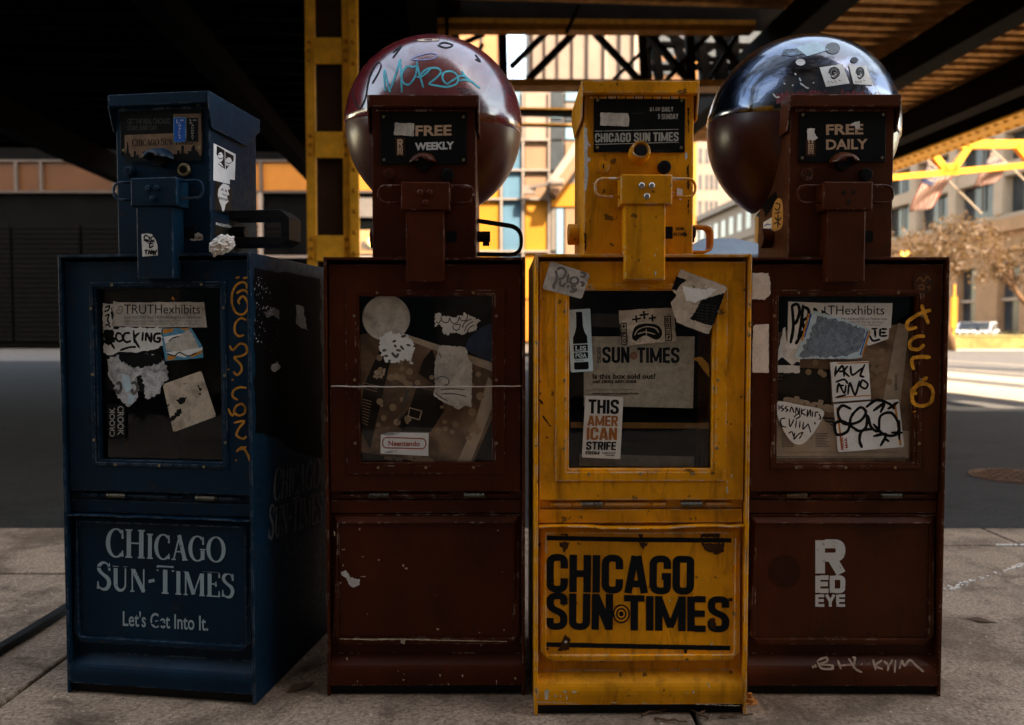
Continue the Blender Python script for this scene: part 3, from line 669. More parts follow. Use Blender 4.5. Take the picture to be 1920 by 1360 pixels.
# lower card lettering
L = Face(blue, Surf(blue, 'y', YF['card']), .3383, 100, 900)
p, w_ = fontword('CHICAGO', serif, .03); pa, wa = fontword('C', serif); pb, wb = fontword('Hicago', serif, .035, .88)
full = [([(q[0], q[1]) for q in v], f) for v, f in pa] + [([(q[0]+wa+.03, q[1]) for q in v], f) for v, f in pb]; fw = wa+wb+.03
L.ink(fit(full, fw, (292,426), (952,458), (293,268)), M['l_pale'])
def capword(wd): return fontword(wd, serif, .035, .88)
p, w_ = capword('Sun-Times'); L.ink(fit(p, w_, (240,608), (1003,656), (240,452)), M['l_pale'])
p, w_ = bfont("Let's Get Into It.", .012); L.ink(fit(p, w_, (385,810), (858,838), (385,724)), M['l_pale'])
L.ink([poly2(jag([(540,795),(600,780),(618,800),(570,815)], 4, 8, RND)), poly2(jag([(240,480),(640,486),(860,512),(1000,515),(1000,519),(840,520),(640,500),(240,486)], 2, 20, RND))], M['blue'], None, 'scratch')
K_ = Face(blue, Surf(blue, 'y', YF['kick']), .3383, 100, 900)
# head: sign plate
Pf = Face(blue, Surf(blue, 'y', YF['plate']), .2941, 100, 160)
k = Pf.sticker([(455,185),(945,180),(945,300),(760,310),(455,318)], M['plate'], 0, name='sign_print')
k2 = Pf.sticker([(455,318),(945,300),(945,480),(455,490)], flat('sepia_print', (.20,.125,.075), .5, .3, 40), 0, name='sign_print')
Pf.sticker([(765,184),(942,181),(942,300),(765,309)], flat('sepia_print2', (.17,.105,.065), .5, .3, 40), 0, name='sign_print')
Pf.ink(txt('GET THE REAL CHICAGO', 472, 214, 745, 250, .02, -4) + txt('STORY. EVERY DAY.', 472, 258, 665, 290, .02, -3), M['l_dim'])
p, w_ = capword('Chicago Sun-Times'); Pf.ink(fit(p, w_, (502,388), (888,378), (502,342)), M['ink'])
sk = [(455,490),(455,440),(465,430),(470,362),(476,362),(482,430),(492,440),(492,458),(512,456),(512,420),(526,420),(526,452),(545,440),(545,462),(570,460),(570,425),(595,420),(595,440),(605,440),(605,425),(630,425),(630,450),(650,440),(690,462),(720,455),(740,440),(790,440),(790,415),(805,415),(805,435),(815,435),(815,385),(832,385),(832,430),(858,440),(858,420),(880,420),(880,400),(893,380),(900,380),(905,410),(925,430),(930,445),(945,450),(945,482)]
Pf.ink([poly2(sk)], M['ink'], None, 'sign_print')
for (a, b, mt, txts) in ((767, 843, M['ink_blue'], '1.00'), (848, 926, M['plate'], '2.00')):
    k = Pf.sticker([(a-1,206),(b+1,204),(b+1,362),(a-1,364)], M['ink_cyan'] if a < 800 else M['ink_soft'], 0, label='%s price sticker' % ('blue' if a < 800 else 'black'))
    Pf.sticker([(a+3,210),(b-3,208),(b-3,358),(a+3,360)], mt, 0, name='print')
    q = txt(txts[:2], a+18, 218, a+38, 244, .02) + txt(txts[2:], a+42, 218, a+64, 228, .01)
    wd = 'DAILY' if a < 800 else 'SUNDAY'; st_ = 100/len(wd)
    for i, ch in enumerate(wd): q += txt(ch, a+32, 250+i*st_, a+46 if ch != 'I' else a+36, 250+i*st_+st_*.68, .02)
    Pf.ink(q, M['l_white'] if a < 800 else M['l_grey'])
Pb = Face(blue, Surf(blue, 'y', YF['pull']), .2941, 100, 160)
k = Pb.sticker([(562,950),(600,945),(628,950),(652,985),(664,1020),(666,1085),(568,1093)], M['p_white'], 0, label='white sticker with brush writing on the pull handle')
Pb.lines([[(605,965),(585,958),(580,980),(605,990),(590,1000)], [(610,960),(612,990)], [(640,965),(622,972),(628,992),(645,985)], [(575,990),(648,1000)], [(600,1005),(640,1012)], [(618,1000),(615,1035),(640,1022)], [(580,1055),(605,1050)], [(592,1052),(590,1080)], [(605,1080),(612,1055),(622,1080)], [(625,1078),(628,1055),(638,1078),(640,1052)], [(645,1055),(650,1070),(660,1048)], [(652,1070),(648,1085)]], 7, M['ink'], k)
Pv = Face(blue, Surf(blue, 'y', YF['body']), .2941, 100, 160)
k = Pv.sticker([(874,942),(905,948),(920,938),(955,955),(952,988),(900,992),(873,990)], M['p_grey'], 3, 8, label='torn remnant of the coin return sticker')
Pv.ink(txt('RETURN', 882, 965, 950, 982, .03), M['ink'], k)
# stickers on the right cheek of the head
HS = Face(blue, Surf(blue, 'x', .017+.113, 1), .2941, 100, 160)
k = HS.sticker([(1022,370),(1162,440),(1157,605),(1125,600),(1125,632),(1020,606)], M['p_clean'], 0, label='white sticker with two black faces')
HS.ink([poly2(p) for p in ([(1042,385),(1092,415),(1095,540),(1040,440)], [(1095,420),(1150,450),(1150,480),(1100,540)])], M['ink'], k, 'print')
HS.ink([poly2(ell(1066,458,17,30)), poly2(ell(1118,490,20,30))], M['p_clean'], k, 'print')
HS.lines([[(1050,460),(1066,470),(1082,460)], [(1056,440),(1066,446)], [(1060,490),(1078,494)], [(1100,490),(1118,500),(1136,492)], [(1104,520),(1120,510)], [(1050,500),(1090,530)]], 4, M['ink'], k)
HS.ink(txt('xx xxx x', 1035, 575, 1085, 583, 0, 8), M['ink_soft'], k) if False else None
k = HS.sticker([(1033,614),(1138,650),(1132,838),(1030,800)], M['plate'], 0, label='black sticker with a melting white cone')
HS.ink([poly2([(1052,665),(1068,640),(1085,625),(1120,640),(1126,662),(1112,668),(1122,700),(1105,705),(1118,740),(1098,760),(1090,800),(1078,805),(1070,770),(1060,745),(1048,700)])], M['p_clean'], k, 'print')
HS.ink(txt('BYPOLAR', 1055, 712, 1115, 728, .03, 12), M['ink'], k)
HS.lines([[(1070,672),(1078,660),(1084,674)], [(1095,680),(1100,668),(1106,684)], [(1075,690),(1090,700),(1105,700)]], 3.5, M['ink'], k)
k = HS.sticker([(1033,868),(1142,900),(1140,985),(1033,955)], M['plate'], 0, label='black sticker with white lettering')
HS.ink(txt('IMGSMSTNU', 1052, 878, 1138, 896, .03, 18) + [poly2([(1037,874),(1047,877),(1047,892),(1037,889)])], M['l_white'], k)
# paint out patch, torn bits and dim masthead on the blue box's right side
SD = Face(blue, Surf(blue, 'x', .2313, 1), 1, 0, 0)
SD.sticker([(477,502),(600,522),(605,700),(604,860),(560,850),(520,820),(478,812)], M['blackgloss'], 3, 14, name='paint_patch', label='glossy black paint daubed over the blue side')
SD.sticker([(555,572),(568,575),(577,620),(566,616),(556,608)], M['p_grey'], 1.5, 5)
SD.sticker([(510,684),(520,678),(526,690),(516,698),(509,694)], M['p_grey'], 1.5, 4)
SD.sticker([(496,585),(512,577),(523,582),(524,600),(514,592),(500,596)], M['ink_soft'], 2, 4)
RR = random.Random(5)
for x, y0_, n_ in ((487, 520, 26), (500, 530, 14), (484, 590, 16), (520, 600, 12), (512, 640, 8)):
    SD.ink([poly2([(x+dx, y), (x+dx+q, y-q), (x+dx+q*.8, y+hh_), (x+dx-.2, y+hh_*.7)]) for dx, y, q, hh_ in [(RR.gauss(0, 5), y0_+RR.uniform(0, 60), RR.uniform(.3, 1.0), RR.uniform(.5, 4)) for _ in range(n_)]], M['ink_soft'] if x > 510 else M['l_white'], None, 'scratch')['kind'] = 'stuff'  # random pale specks painted as glare on the black patch
p, w_ = capword('Chicago'); SD.ink(fit(p, w_, (512,941), (600,912), (515,880)), M['l_dimpale'])
p, w_ = capword('Sun-Times'); SD.ink(fit(p, w_, (503,1013), (604,978), (505,948)), M['l_dimpale'])
# ================================================================ OXBLOOD BOX
rx, ry = place(611, 987, 1305, .46)
red = newsbox('newspaper_box', rx, ry, R(.4), .455, .45, 1.006, M['red'], 'oxblood red newspaper box with maroon bubble top, FREE WEEKLY plate and cord across its window',
              hx=-.002, globe=((.000, .262, 1.355), .226, M['dome_red'], M['globe_low'], (R(5), R(2.5), 0)), hood='tongue', ly=.020, win=(-.150, .152, .538, .918), plate=(-.098, .098, .210, .326))
G = Face(red, Surf(red, 'y', YF['glass']), .3236, 600, 480)
k = G.sticker(ell(384, 360, 138, 133, 48), M['p_grey'], 0, label='round blank grey sticker')
k = G.sticker([(348,470),(400,440),(440,455),(500,455),(530,480),(550,540),(530,590),(538,630),(500,600),(440,620),(390,620),(352,570)], M['p_clean'], 11, 9, label='shredded round sticker')
G.lines([[(420,500),(440,490)], [(465,520),(485,545)], [(500,515),(525,520)], [(415,560),(440,585),(455,565)], [(360,550),(385,545)], [(372,580),(395,580)], [(395,605),(410,612)], [(470,470),(500,462)], [(430,515),(442,530)], [(440,545),(470,550)]], 11, M['ink_soft'], k)
k = G.sticker([(665,335),(698,332),(702,350),(760,355),(830,350),(835,325),(862,340),(880,350),(932,380),(905,400),(905,435),(860,440),(840,452),(800,450),(770,440),(735,460),(712,445),(715,415),(690,395),(665,412)], M['p_white'], 7, 9, label='shredded white sticker with scale drawing')
G.lines([[(700,352),(710,380),(740,385),(752,358)], [(752,358),(765,388),(795,386),(808,352)], [(808,352),(820,375),(850,370),(855,335)], [(672,380),(688,390),(700,370)], [(770,402),(812,398),(800,430),(775,425),(770,402)], [(880,365),(840,385),(825,420)], [(890,380),(855,400),(835,440)], [(895,400),(865,418),(850,448)]], 4, M['ink'], k)
k = G.sticker([(694,518),(760,522),(836,528),(856,560),(858,590),(882,632),(880,760),(878,878),(840,868),(800,890),(760,866),(710,845),(660,808),(668,740),(660,700),(666,610)], M['p_grey'], 4, 10, label='long blotchy torn sticker')
G.lines([[(668,720),(700,700),(740,710),(745,740),(720,750)], [(700,775),(760,770),(840,775)], [(665,790),(700,820),(740,840)], [(690,560),(700,590)], [(700,800),(780,800),(850,815)]], 5, M['ink_soft'], k)
k = G.sticker([(352,1037),(400,1022),(630,1026),(628,1160),(350,1146)], M['p_clean'], 0, label='white sticker lettered Neentendo in a red oval')
G.ink([ribbon(rpath([(480,1055),(614,1060),(612,1118),(362,1112),(364,1052),(479,1055)], 28, 8), 7)], M['ink_red'], k, 'print')
G.ink(txt('Neentendo', 396, 1071, 578, 1102, .03, 2), M['ink_red'], k)
G.ink([poly2(jag([(360,1035),(400,1022),(470,1024),(440,1036),(390,1040)], 2, 6, RND)), poly2(jag([(368,1138),(420,1126),(455,1128),(410,1144)], 2, 6, RND))], M['p_torn'], k, 'print')
RD = Surf(red, 'y', .004); c0 = RD(621, 724.5); c1 = RD(980, 724)
MB().tube([c0.lerp(c1, i/20) + Vector((0, 0, .0006*math.sin(i*1.9) - .002*math.sin(math.pi*i/20))) for i in range(21)], .0017, 6).build('elastic_cord', M['cord'], red, smooth=True)
Lr = Face(red, Surf(red, 'y', YF['card']), .3383, 600, 900)
Lr.sticker([(115,512),(140,500),(158,520),(165,538),(205,552),(220,550),(219,580),(200,592),(183,598),(160,580),(148,545),(122,530)], M['chip_white'], 3, 7, name='paint_chip')
Lr.ink([poly2(jag([(a, b), (a+c, b-2), (a+c*.7, b+d), (a+1, b+d*.6)], 1.5, 4, RND)) for a, b, c, d in ((455,470,12,14), (470,488,18,9), (320,442,12,7), (120,385,20,5), (225,535,30,5), (108,568,12,8), (125,470,7,12), (640,640,4,4), (880,845,7,6), (645,825,16,8), (1015,832,10,5), (260,740,5,8), (215,270,10,12), (230,425,12,4), (1008,508,5,5), (980,280,12,4))], M['chip_pale'], None, 'paint_chip')
Lf = Face(red, Surf(red, 'y', .0098), .3383, 600, 900)
Lf.ink([poly2(jag([(110,879),(480,881),(1035,894),(1036,898),(700,893),(480,887),(300,889),(110,883)], 1.8, 9, RND)), poly2(jag([(445,880),(476,880),(469,912),(448,905)], 2, 6, RND)), poly2(jag([(275,882),(310,884),(290,893)], 1, 5, RND)), poly2([(76,284),(84,290),(84,312),(78,308)])], M['chip_pale'], None, 'paint_chip')
Lk = Face(red, Surf(red, 'y', YF['kick']), .3383, 600, 900)
Lk.ink([poly2(jag([(a, b), (a+c, b+1), (a+c*.6, b+d)], 1.4, 4, RND)) for a, b, c, d in ((425,1058,14,4), (145,985,9,20), (455,1105,14,9), (705,1128,14,12), (660,1078,12,16), (785,1080,10,20), (205,1112,5,12), (975,1110,6,30), (1075,1095,14,16), (460,1075,12,4))], M['chip_pale'], None, 'paint_chip')
Pf = Face(red, Surf(red, 'y', YF['plate']), .3236, 600, 60)
Pf.ink(txt('FREE', 553, 543, 762, 604, .03, -4), M['l_tan']); Pf.ink(txt('WEEKLY', 550, 643, 777, 688, .045, -8), M['l_white'])
Pf.sticker([(434,526),(546,531),(544,605),(428,597)], M['p_grey'], 2, 14, name='tape', label='grey tape covering a word')
def stack_re(F_, x0, y0, x1, y1, mat, parent=None):
    h = y1-y0; p = []
    for wd, a, b in (('R', 0, .50), ('ED', .535, .79), ('EYE', .82, 1)):
        q, w_ = fontword(wd, lambda c: sans(c, .27 if wd != 'EYE' else .24, .84), .05); p += fit(q, w_, (x0, y0+b*h), (x1, y0+b*h), (x0, y0+a*h))
    return F_.ink(p, mat, parent)
Pf.sticker([(436,612),(494,612),(494,722),(436,722)], M['ink_brown'] if False else flat('tan_patch', (.035,.015,.008), .5), 0, name='print')
stack_re(Pf, 448, 622, 480, 712, M['l_tan'])
GS = Face(red, Surf(red, 'sphere', Vector((.000, .262, 1.355)), rad=.2265), .3236, 600, 60)
GS.lines([[(372,215),(400,330),(408,345)], [(378,345),(372,270),(372,220)], [(408,330),(440,240),(462,165),(465,170)], [(465,170),(470,260),(474,352)], [(540,205),(505,200),(475,240),(480,290),(515,305),(550,260),(560,200),(540,205)], [(560,170),(575,240),(600,325)], [(640,215),(595,255),(560,262)], [(580,250),(620,215),(680,210),(700,235),(670,270),(635,300),(680,312),(740,318),(790,300),(800,260),(765,230),(720,235),(710,270),(735,300),(770,280),(815,255),(850,262)], [(820,225),(850,265),(930,328)], [(808,282),(850,278),(900,300)]], 8, M['g_cyan'], None, 'graffiti', n=12)
GS.lines([[(525,160),(560,140),(640,122),(680,135),(650,155),(580,162),(530,160)]], 5, flat('violet_marker', (.30,.32,.55), .4), None, 'graffiti', n=10)
GS.lines([[(270,330),(290,250),(330,180),(352,190),(340,230),(300,300)], [(190,330),(200,400),(230,440),(262,380),(275,300)], [(420,120),(470,80),(450,110),(420,150)], [(680,75),(730,90),(770,75),(720,60),(690,70)], [(900,130),(930,170),(900,155)]], 5, M['ink'], None, 'graffiti', n=10)
GS.sticker([(560,45),(600,38),(690,40),(688,50),(620,55),(575,54)], M['p_warm'], 0)
# newspapers standing inside the two free-paper boxes
def newspaper(box, k_, x0, y0, quad, label, mat, bits):
    F_ = Face(box, Surf(box, 'y', .033), k_, x0, y0)
    iv = Matrix.Translation(box.location) @ Matrix.Rotation(box.rotation_euler.z, 4, 'Z')
    root = empty('newspaper', (iv @ F_.s(*F_.w(quad[2]))), 0, label, 'newspaper')
    inv = Matrix.Translation(-root.location)
    class WS:
        def __call__(s, px, py, off=0): return inv @ (iv @ F_.s(px, py, off))
    F2 = Face(root, WS(), k_, x0, y0); F2.lay = 0.0
    # the folded stack itself
    pv, pf = poly2(quad); n = len(quad); mb = MB()
    fr_ = [WS()(*F_.w(p), 0) for p in quad]; bk = [v + Vector((0, .012, 0)) for v in fr_]
    mb.add(fr_ + bk, pf + [tuple(n+i for i in reversed(t)) for t in pf] + [(i, (i+1) % n, n+(i+1) % n, n+i) for i in range(n)])
    mb.build('pages', mat, root)
    F2.lay = .001; bits(F2); return root
def pic_mat(name, c1, c2, c3, s=12, seed=1):
    t = NT(name); n = t.noise(s, 4, .6, seed=seed, dist=1); t.set(color=t.ramp(n, [(.3, c1), (.5, c2), (.7, c3)]), rough=.8); return t.m
pm1 = pic_mat('newspaper_photo', (.05,.027,.016), (.17,.095,.052), (.36,.21,.115), 10, 3)
m_dot = flat('bokeh_print', (.42,.29,.18), .8, .2, 20); m_dark = flat('photo_dark', (.022,.014,.010), .8, .3, 20); m_news = flat('newsprint', (.60,.46,.34), .85, .15, 30); m_nb = flat('newsprint_blue', (.04,.08,.20), .8, .4, 14)
def bits1(F_):
    F_.sticker([(455,440),(1060,640),(1052,700),(975,660),(510,490)], m_news, 0, name='print')
    F_.sticker([(330,500),(360,510),(250,760),(230,1000),(290,1120),(400,640),(440,560)], m_dark, 0, name='print')
    F_.sticker([(1010,740),(1010,850),(865,1215),(790,1205),(900,960),(975,700)], m_news, 0, name='print')
    F_.sticker([(560,760),(700,800),(720,900),(640,1020),(480,1010),(440,980),(520,880)], m_dark, 0, name='print')
    F_.sticker([(650,540),(700,700),(680,760),(570,680),(600,600)], m_dark, 0, name='print')
    rr = random.Random(3); d_ = []
    for i in range(70):
        x = rr.uniform(330, 940); y = rr.uniform(560, 1060); q = rr.uniform(9, 23)
        if 520 < x < 700 and 760 < y < 1000: continue
        d_.append(poly2(ell(x, y, q, q, 14)))
    F_.ink(d_, m_dot, None, 'print')
    F_.ink(fit(*bfont('ed', .05), (310,690), (372,695), (318,648)) + fit(*bfont('eye', .05), (306,712), (362,716), (308,690)), m_news, None, 'print')
    F_.ink([ribbon(rpath([(520,880),(590,900),(575,950),(510,930)], 2, closed=True), 6, True)], m_news, None, 'print')
    F_.ink([ribbon([(250+i*3, 735+i*16), (340-i*4, 757+i*15)], 3) for i in range(3)] + [ribbon([(245, 830+i*17), (300-i*3, 845+i*17)], 4) for i in range(9)], m_dot, None, 'print')
    F_.sticker([(190,1130),(700,1215),(680,1260),(190,1240)], m_dark, 0, name='print')
    F_.ink(fit(*bfont('de', .06), (500,1185), (660,1215), (510,1130)) + fit(*bfont('WEEKLY PAPER', .03), (370,1180), (480,1195), (372,1160)), m_dot, None, 'print')
    F_.sticker([(440,980),(480,900),(520,780),(500,770),(470,870),(490,920)], flat('grey_print', (.10,.09,.08), .8), 0, name='print')
newspaper(red, .3236, 600, 480, [(180,470),(350,430),(455,440),(1060,640),(1050,820),(870,1240),(200,1260)], 'brown free weekly newspaper tilted behind the window of the box with the round grey sticker', pm1, bits1)
def bits1b(F_): F_.lines([[(880,560),(900,480),(960,420),(1000,400)], [(880,520),(940,500),(1000,480)]], 14, m_dark, None, 'print')
F_ = Face(red, Surf(red, 'y', .060), .3236, 600, 480); F_.sticker([(840,540),(860,480),(940,410),(1040,380),(1040,640),(940,600)], m_nb, 0, name='paper_scrap')
# ================================================================ YELLOW BOX
yx, yy = place(1001, 1402, 1342, .47)
yel = newsbox('newspaper_box', yx, yy, R(.6), .464, .45, 1.004, M['yellow'], 'chipped amber yellow newspaper box lettered CHICAGO SUN TIMES in heavy black',
              hx=-.008, hh=.366, hood='tube', handle='loop', sag=.006, win=(-.158, .153, .540, .926), plate=(-.098, .098, .218, .338))
for o in yel.children:
    if o.name.startswith('side_panel') or o.name.startswith('top_panel'): pass
G = Face(yel, Surf(yel, 'y', YF['glass']), .3604, 980, 460)
# backing card and fittings seen inside
Ci = Face(yel, Surf(yel, 'y', .034), .3604, 980, 460)
k = Ci.sticker([(318,475),(895,475),(886,848),(318,836)], paper('speckled_card', (.56,.48,.38), (.08,.06,.045), .45, 60, seed=31), 0, name='rate_card', label='grey card printed SUN TIMES behind the window')
p, w_ = fontword('SUN', sans, .05); Ci.ink(fit(p, w_, (414,612), (556,612), (414,530)), M['ink'], k)
p, w_ = fontword('TIMES', sans, .05); Ci.ink(fit(p, w_, (596,612), (816,612), (596,533)), M['ink'], k)
p, w_ = fontword('CHICAGO', sans, .06); Ci.ink(fit(p, w_, (408,612), (408,530), (388,612)), M['ink_soft'], k)
Ci.ink([ribbon(ell(577,575,r_,r_,24), 4, True) for r_ in (6, 12, 18)], M['ink_brown'], k, 'emblem')
Ci.ink(txt('Is this box sold out?', 364, 668, 692, 696, .03) + txt('call (800) 680-2068', 364, 701, 592, 722, .03) + txt('www.suntimes.com/paperfinder', 364, 766, 606, 780, .03), M['ink'], k)
Ci.ink(txt('find another location nearby', 364, 745, 572, 756), M['ink_soft'], k)
Ci.sticker([(250,920),(1000,925),(1000,955),(250,950)], flat('inner_bar', (.20,.10,.02), .5), 0, name='inner_bar')
Ci.sticker([(340,355),(500,358),(500,430),(340,422)], flat('inner_plate', (.05,.043,.035), .5), 0, name='inner_plate')
Ci.sticker([(295,1085),(892,1100),(892,1155),(295,1148)], flat('inner_rail', (.13,.115,.10), .5, .3), 0, name='inner_rail')
Ci.ink([poly2(ell(x, 1118, 12, 12, 14)) for x in (338, 592, 846)], M['ink_soft'], None, 'bolt')
Ci.sticker([(875,590),(930,580),(968,620),(972,690),(940,650),(910,605)], flat('inner_flap', (.55,.28,.04), .5), 0, name='inner_flap')
Fd = Face(yel, Surf(yel, 'y', YF['rim']-.0003), .3604, 980, 460)
k = Fd.sticker([(152,84),(340,146),(348,158),(310,272),(300,278),(110,228),(104,218),(142,92)], M['p_grey'], 0, label='pale sticker with marker writing Plo uis at the upper left')
Fd.lines([[(172,130),(178,175),(160,215),(170,222)], [(178,125),(205,118),(225,140),(210,170),(185,175)], [(240,150),(232,185),(240,196)], [(275,165),(250,175),(252,198),(280,200),(290,180),(275,165)], [(195,180),(195,205),(212,212),(222,195)], [(238,205),(235,225)], [(278,215),(255,212),(262,228),(278,232),(262,242),(245,238)], [(300,140),(325,150),(318,165),(300,160)], [(300,190),(318,200),(305,215)]], 10, flat('pencil_grey', (.16,.14,.13), .6), k)
k = Fd.sticker([(820,125),(1055,212),(1062,225),(972,458),(960,462),(800,400),(770,300),(800,260),(775,228)], M['p_warm'], 3, 16, label='torn photo sticker with black print at the upper right')
Fd.ink([poly2(jag(p, 3, 9, RND)) for p in ([(800,160),(855,180),(815,215),(800,238),(776,230)], [(925,290),(1000,262),(1052,248),(1000,400),(985,420),(905,395),(868,385),(900,340)])], M['plate'], k, 'print')
Fd.ink(sum([txt('wnxb dsr uea', 905, 300+i*15, 1010-i*3, 309+i*15, .0, 12) for i in range(7)], []), M['l_dim'], k)
Fd.ink([poly2(jag([(830,210),(940,230),(1010,225),(970,265),(900,300),(850,290)], 5, 12, RND))], M['p_torn'] if False else M['p_clean'], k, 'print')
k = G.sticker([(237,337),(348,330),(352,336),(367,655),(256,662),(250,656)], M['p_sky'], 0, label='pale blue sticker with a black bottle')
G.ink([poly2([(276,348),(308,346),(310,362),(313,420),(322,450),(336,475),(338,510),(262,514),(262,482),(272,455),(279,425),(278,364)]), poly2([(264,520),(338,516),(340,550),(266,554)]), poly2([(266,560),(340,556),(341,588),(268,592)]), poly2([(267,610),(342,606),(344,640),(338,646),(274,648),(268,642)])], M['ink'], k, 'print')
G.ink(txt('LIS', 274, 524, 331, 549, .03) + txt('POA', 275, 562, 333, 586, .03) + [ribbon([(297,575),(312,574)], 3)], M['p_sky'], k); G.ink(txt('CRAFT BEER', 270, 596, 318, 602), M['ink'], k)
k = G.sticker([(500,340),(785,325),(800,500),(513,523)], M['p_warm'], 2, 20, label='tan sticker with a drawn mouth and crosses')
G.lines([[(590,365),(592,402)], [(568,388),(616,380)], [(630,342),(634,385)], [(608,365),(656,358)], [(674,362),(676,398)], [(655,382),(694,376)]], 7, M['ink'], k, taper=False)
G.ink([poly2(cat([(570,462),(585,425),(630,408),(690,412),(722,438),(722,475),(695,492),(665,480),(640,470),(612,480),(590,498),(572,488)], 5, True))], M['ink'], k, 'print')
G.lines([[(582,470),(600,440),(645,424),(690,432),(708,455)], [(598,462),(640,452),(690,464)], [(642,435),(645,470)]], 4, M['p_warm'], k)
G.ink([ribbon(rpath([(510,408),(538,405),(543,515),(517,519)], 2, closed=True), 5, True), ribbon(rpath([(738,372),(768,368),(775,495),(745,498)], 2, closed=True), 5, True)] + [ribbon([(512,405+i*36),(540,403+i*36)], 4) for i in range(1, 3)] + [ribbon([(740,370+i*32),(772,367+i*32)], 4) for i in range(1, 4)], M['ink'], k, 'print')
G.ink(txt('+', 516, 412, 534, 432, .04) + txt('P', 518, 450, 536, 472, .04) + txt('O', 522, 486, 540, 508, .04) + txt('O', 745, 408, 762, 428, .04) + txt('U', 748, 440, 765, 460, .04) + txt('?', 752, 470, 767, 490, .04) + txt('o', 742, 378, 760, 396, .04), M['ink'], k)
k = G.sticker([(330,782),(520,790),(524,798),(508,1108),(504,1113),(312,1104),(308,1098),(326,786)], M['p_white'] if False else paper('strife_white', (.62,.57,.50), (.3,.26,.2), .3, 30, seed=37), 0, label='white sticker lettered THIS AMERICAN STRIFE')
def sw(F_, text, x0, y0, x1, y1, mat, par, dy=2, sk=0):
    p, w_ = fontword(text, sans, .05); F_.ink(fit(p, w_, (x0, y1), (x1, y1+dy), (x0+sk, y0)), mat, par)
sw(G, 'THIS', 341, 803, 500, 876, M['ink'], k, 2, 2); sw(G, 'AMER', 337, 886, 494, 940, M['ink_brown'], k, 2, 2); sw(G, 'ICAN', 332, 948, 490, 1012, M['ink_brown'], k, 2, 2); sw(G, 'STRIFE', 329, 1022, 485, 1064, M['ink'], k, 2, 2); sw(G, 'FROM', 326, 1072, 399, 1089, M['ink'], k, 1, 1)
G.ink(txt('englewood', 412, 1076, 482, 1087, .03) + txt('chicago', 430, 1089, 480, 1098, .03), M['ink'], k)
# lower card
Lc = Face(yel, Surf(yel, 'y', YF['card']), .3382, 980, 900)
Lc.ink([poly2(jag([(128,310),(600,318),(1157,323),(1157,348),(640,345),(128,335)], .8, 30, RND)), poly2(jag([(128,900),(1152,920),(1150,946),(128,926)], .8, 30, RND))], M['l_black'], None, 'printed_bar')
p, w_ = fontword('CHICAGO', sans, .035); Lc.ink(fit(p, w_, (130,621), (950,634), (132,413)), M['l_black'])
p, w_ = fontword('SUN', sans, .035); Lc.ink(fit(p, w_, (130,827), (500,832), (132,628)), M['l_black'])
p, w_ = fontword('TIMES', sans, .035); Lc.ink(fit(p, w_, (562,834), (1146,842), (562,642)), M['l_black'])
Lc.ink([poly2(ell(547,743,47,53))], M['yellow'], None, 'emblem'); Lc.ink([ribbon(ell(547,743,r_,r_*1.12,36), 9, True) for r_ in (25, 43)] + [poly2(ell(547,743,13,14))], M['l_black'], None, 'emblem')
Lc.ink([poly2(jag(p, 5, 9, RND)) for p in ([(205,345),(262,348),(250,380),(232,405),(218,375),(203,360)], [(215,290),(260,295),(250,312),(212,310)], [(645,345),(695,348),(670,388),(655,370)], [(990,350),(1120,352),(1118,395),(1070,415),(1015,392)], [(985,298),(1095,300),(1090,322),(985,320)], [(640,300),(668,300),(664,318),(645,316)], [(232,858),(262,880),(258,945),(195,948),(215,905)], [(112,648),(138,652),(132,672),(116,662)], [(1140,655),(1168,658),(1160,675),(1142,672)], [(890,940),(915,942),(910,965),(892,960)], [(1035,770),(1062,765),(1075,800),(1060,830),(1040,815)], [(108,925),(150,935),(130,950),(108,945)])], M['stain'], None, 'rust_stain')
Lc.ink([poly2(jag([(228,895),(240,890),(250,900),(238,908)], 2, 5, RND)), poly2(jag([(1040,905),(1052,902),(1056,914),(1042,918)], 2, 5, RND)), poly2([(808,664),(822,668),(818,673)])], M['chip_white'], None, 'paint_chip')
Lk = Face(yel, Surf(yel, 'y', YF['kick']), .3382, 980, 900)
Lk.ink([poly2(jag(p, 2.5, 7, RND)) for p in ([(120,1175),(135,1160),(145,1165),(142,1215),(122,1220)], [(225,1168),(245,1170),(243,1182),(226,1180)], [(272,1170),(300,1170),(298,1180),(275,1181)], [(175,1190),(188,1195),(182,1215)], [(205,1195),(212,1190),(210,1212)], [(240,1190),(250,1210),(242,1222)], [(940,1170),(952,1172),(950,1188),(942,1184)], [(900,1178),(912,1180),(906,1188)], [(620,1186),(632,1187),(626,1192)], [(1020,1120),(1030,1125),(1042,1158),(1032,1146)], [(745,1173),(752,1175),(748,1180)], [(80,1230),(300,1236),(298,1239),(80,1236)], [(490,1234),(530,1236),(510,1241)], [(655,1236),(690,1238),(670,1243)], [(960,1242),(1205,1250),(1204,1254),(960,1246)])], M['chip_pale'], None, 'paint_chip')
Ly = Face(yel, Surf(yel, 'y', YF['door']), .3604, 980, 460)
Ly.ink([poly2(jag(p, 3, 7, RND)) for p in ([(100,880),(112,890),(135,925),(150,945),(138,942),(112,905)], [(85,800),(102,810),(108,830),(92,822)], [(82,768),(98,766),(94,780)], [(165,825),(176,828),(170,836)], [(118,996),(136,998),(128,1006)], [(750,100),(758,108),(752,110)], [(1060,532),(1068,536),(1062,541)], [(388,1295),(400,1305),(392,1309)])], M['stain'], None, 'rust_stain')
Ly.ink([poly2(jag(p, 2, 7, RND)) for p in ([(1058,1260),(1066,1255),(1070,1290),(1060,1292)], [(1082,1195),(1094,1190),(1085,1215)], [(1062,1225),(1070,1228),(1064,1245)])], M['chip_pale'], None, 'paint_chip')
Pf = Face(yel, Surf(yel, 'y', YF['plate']), .3088, 1000, 140)
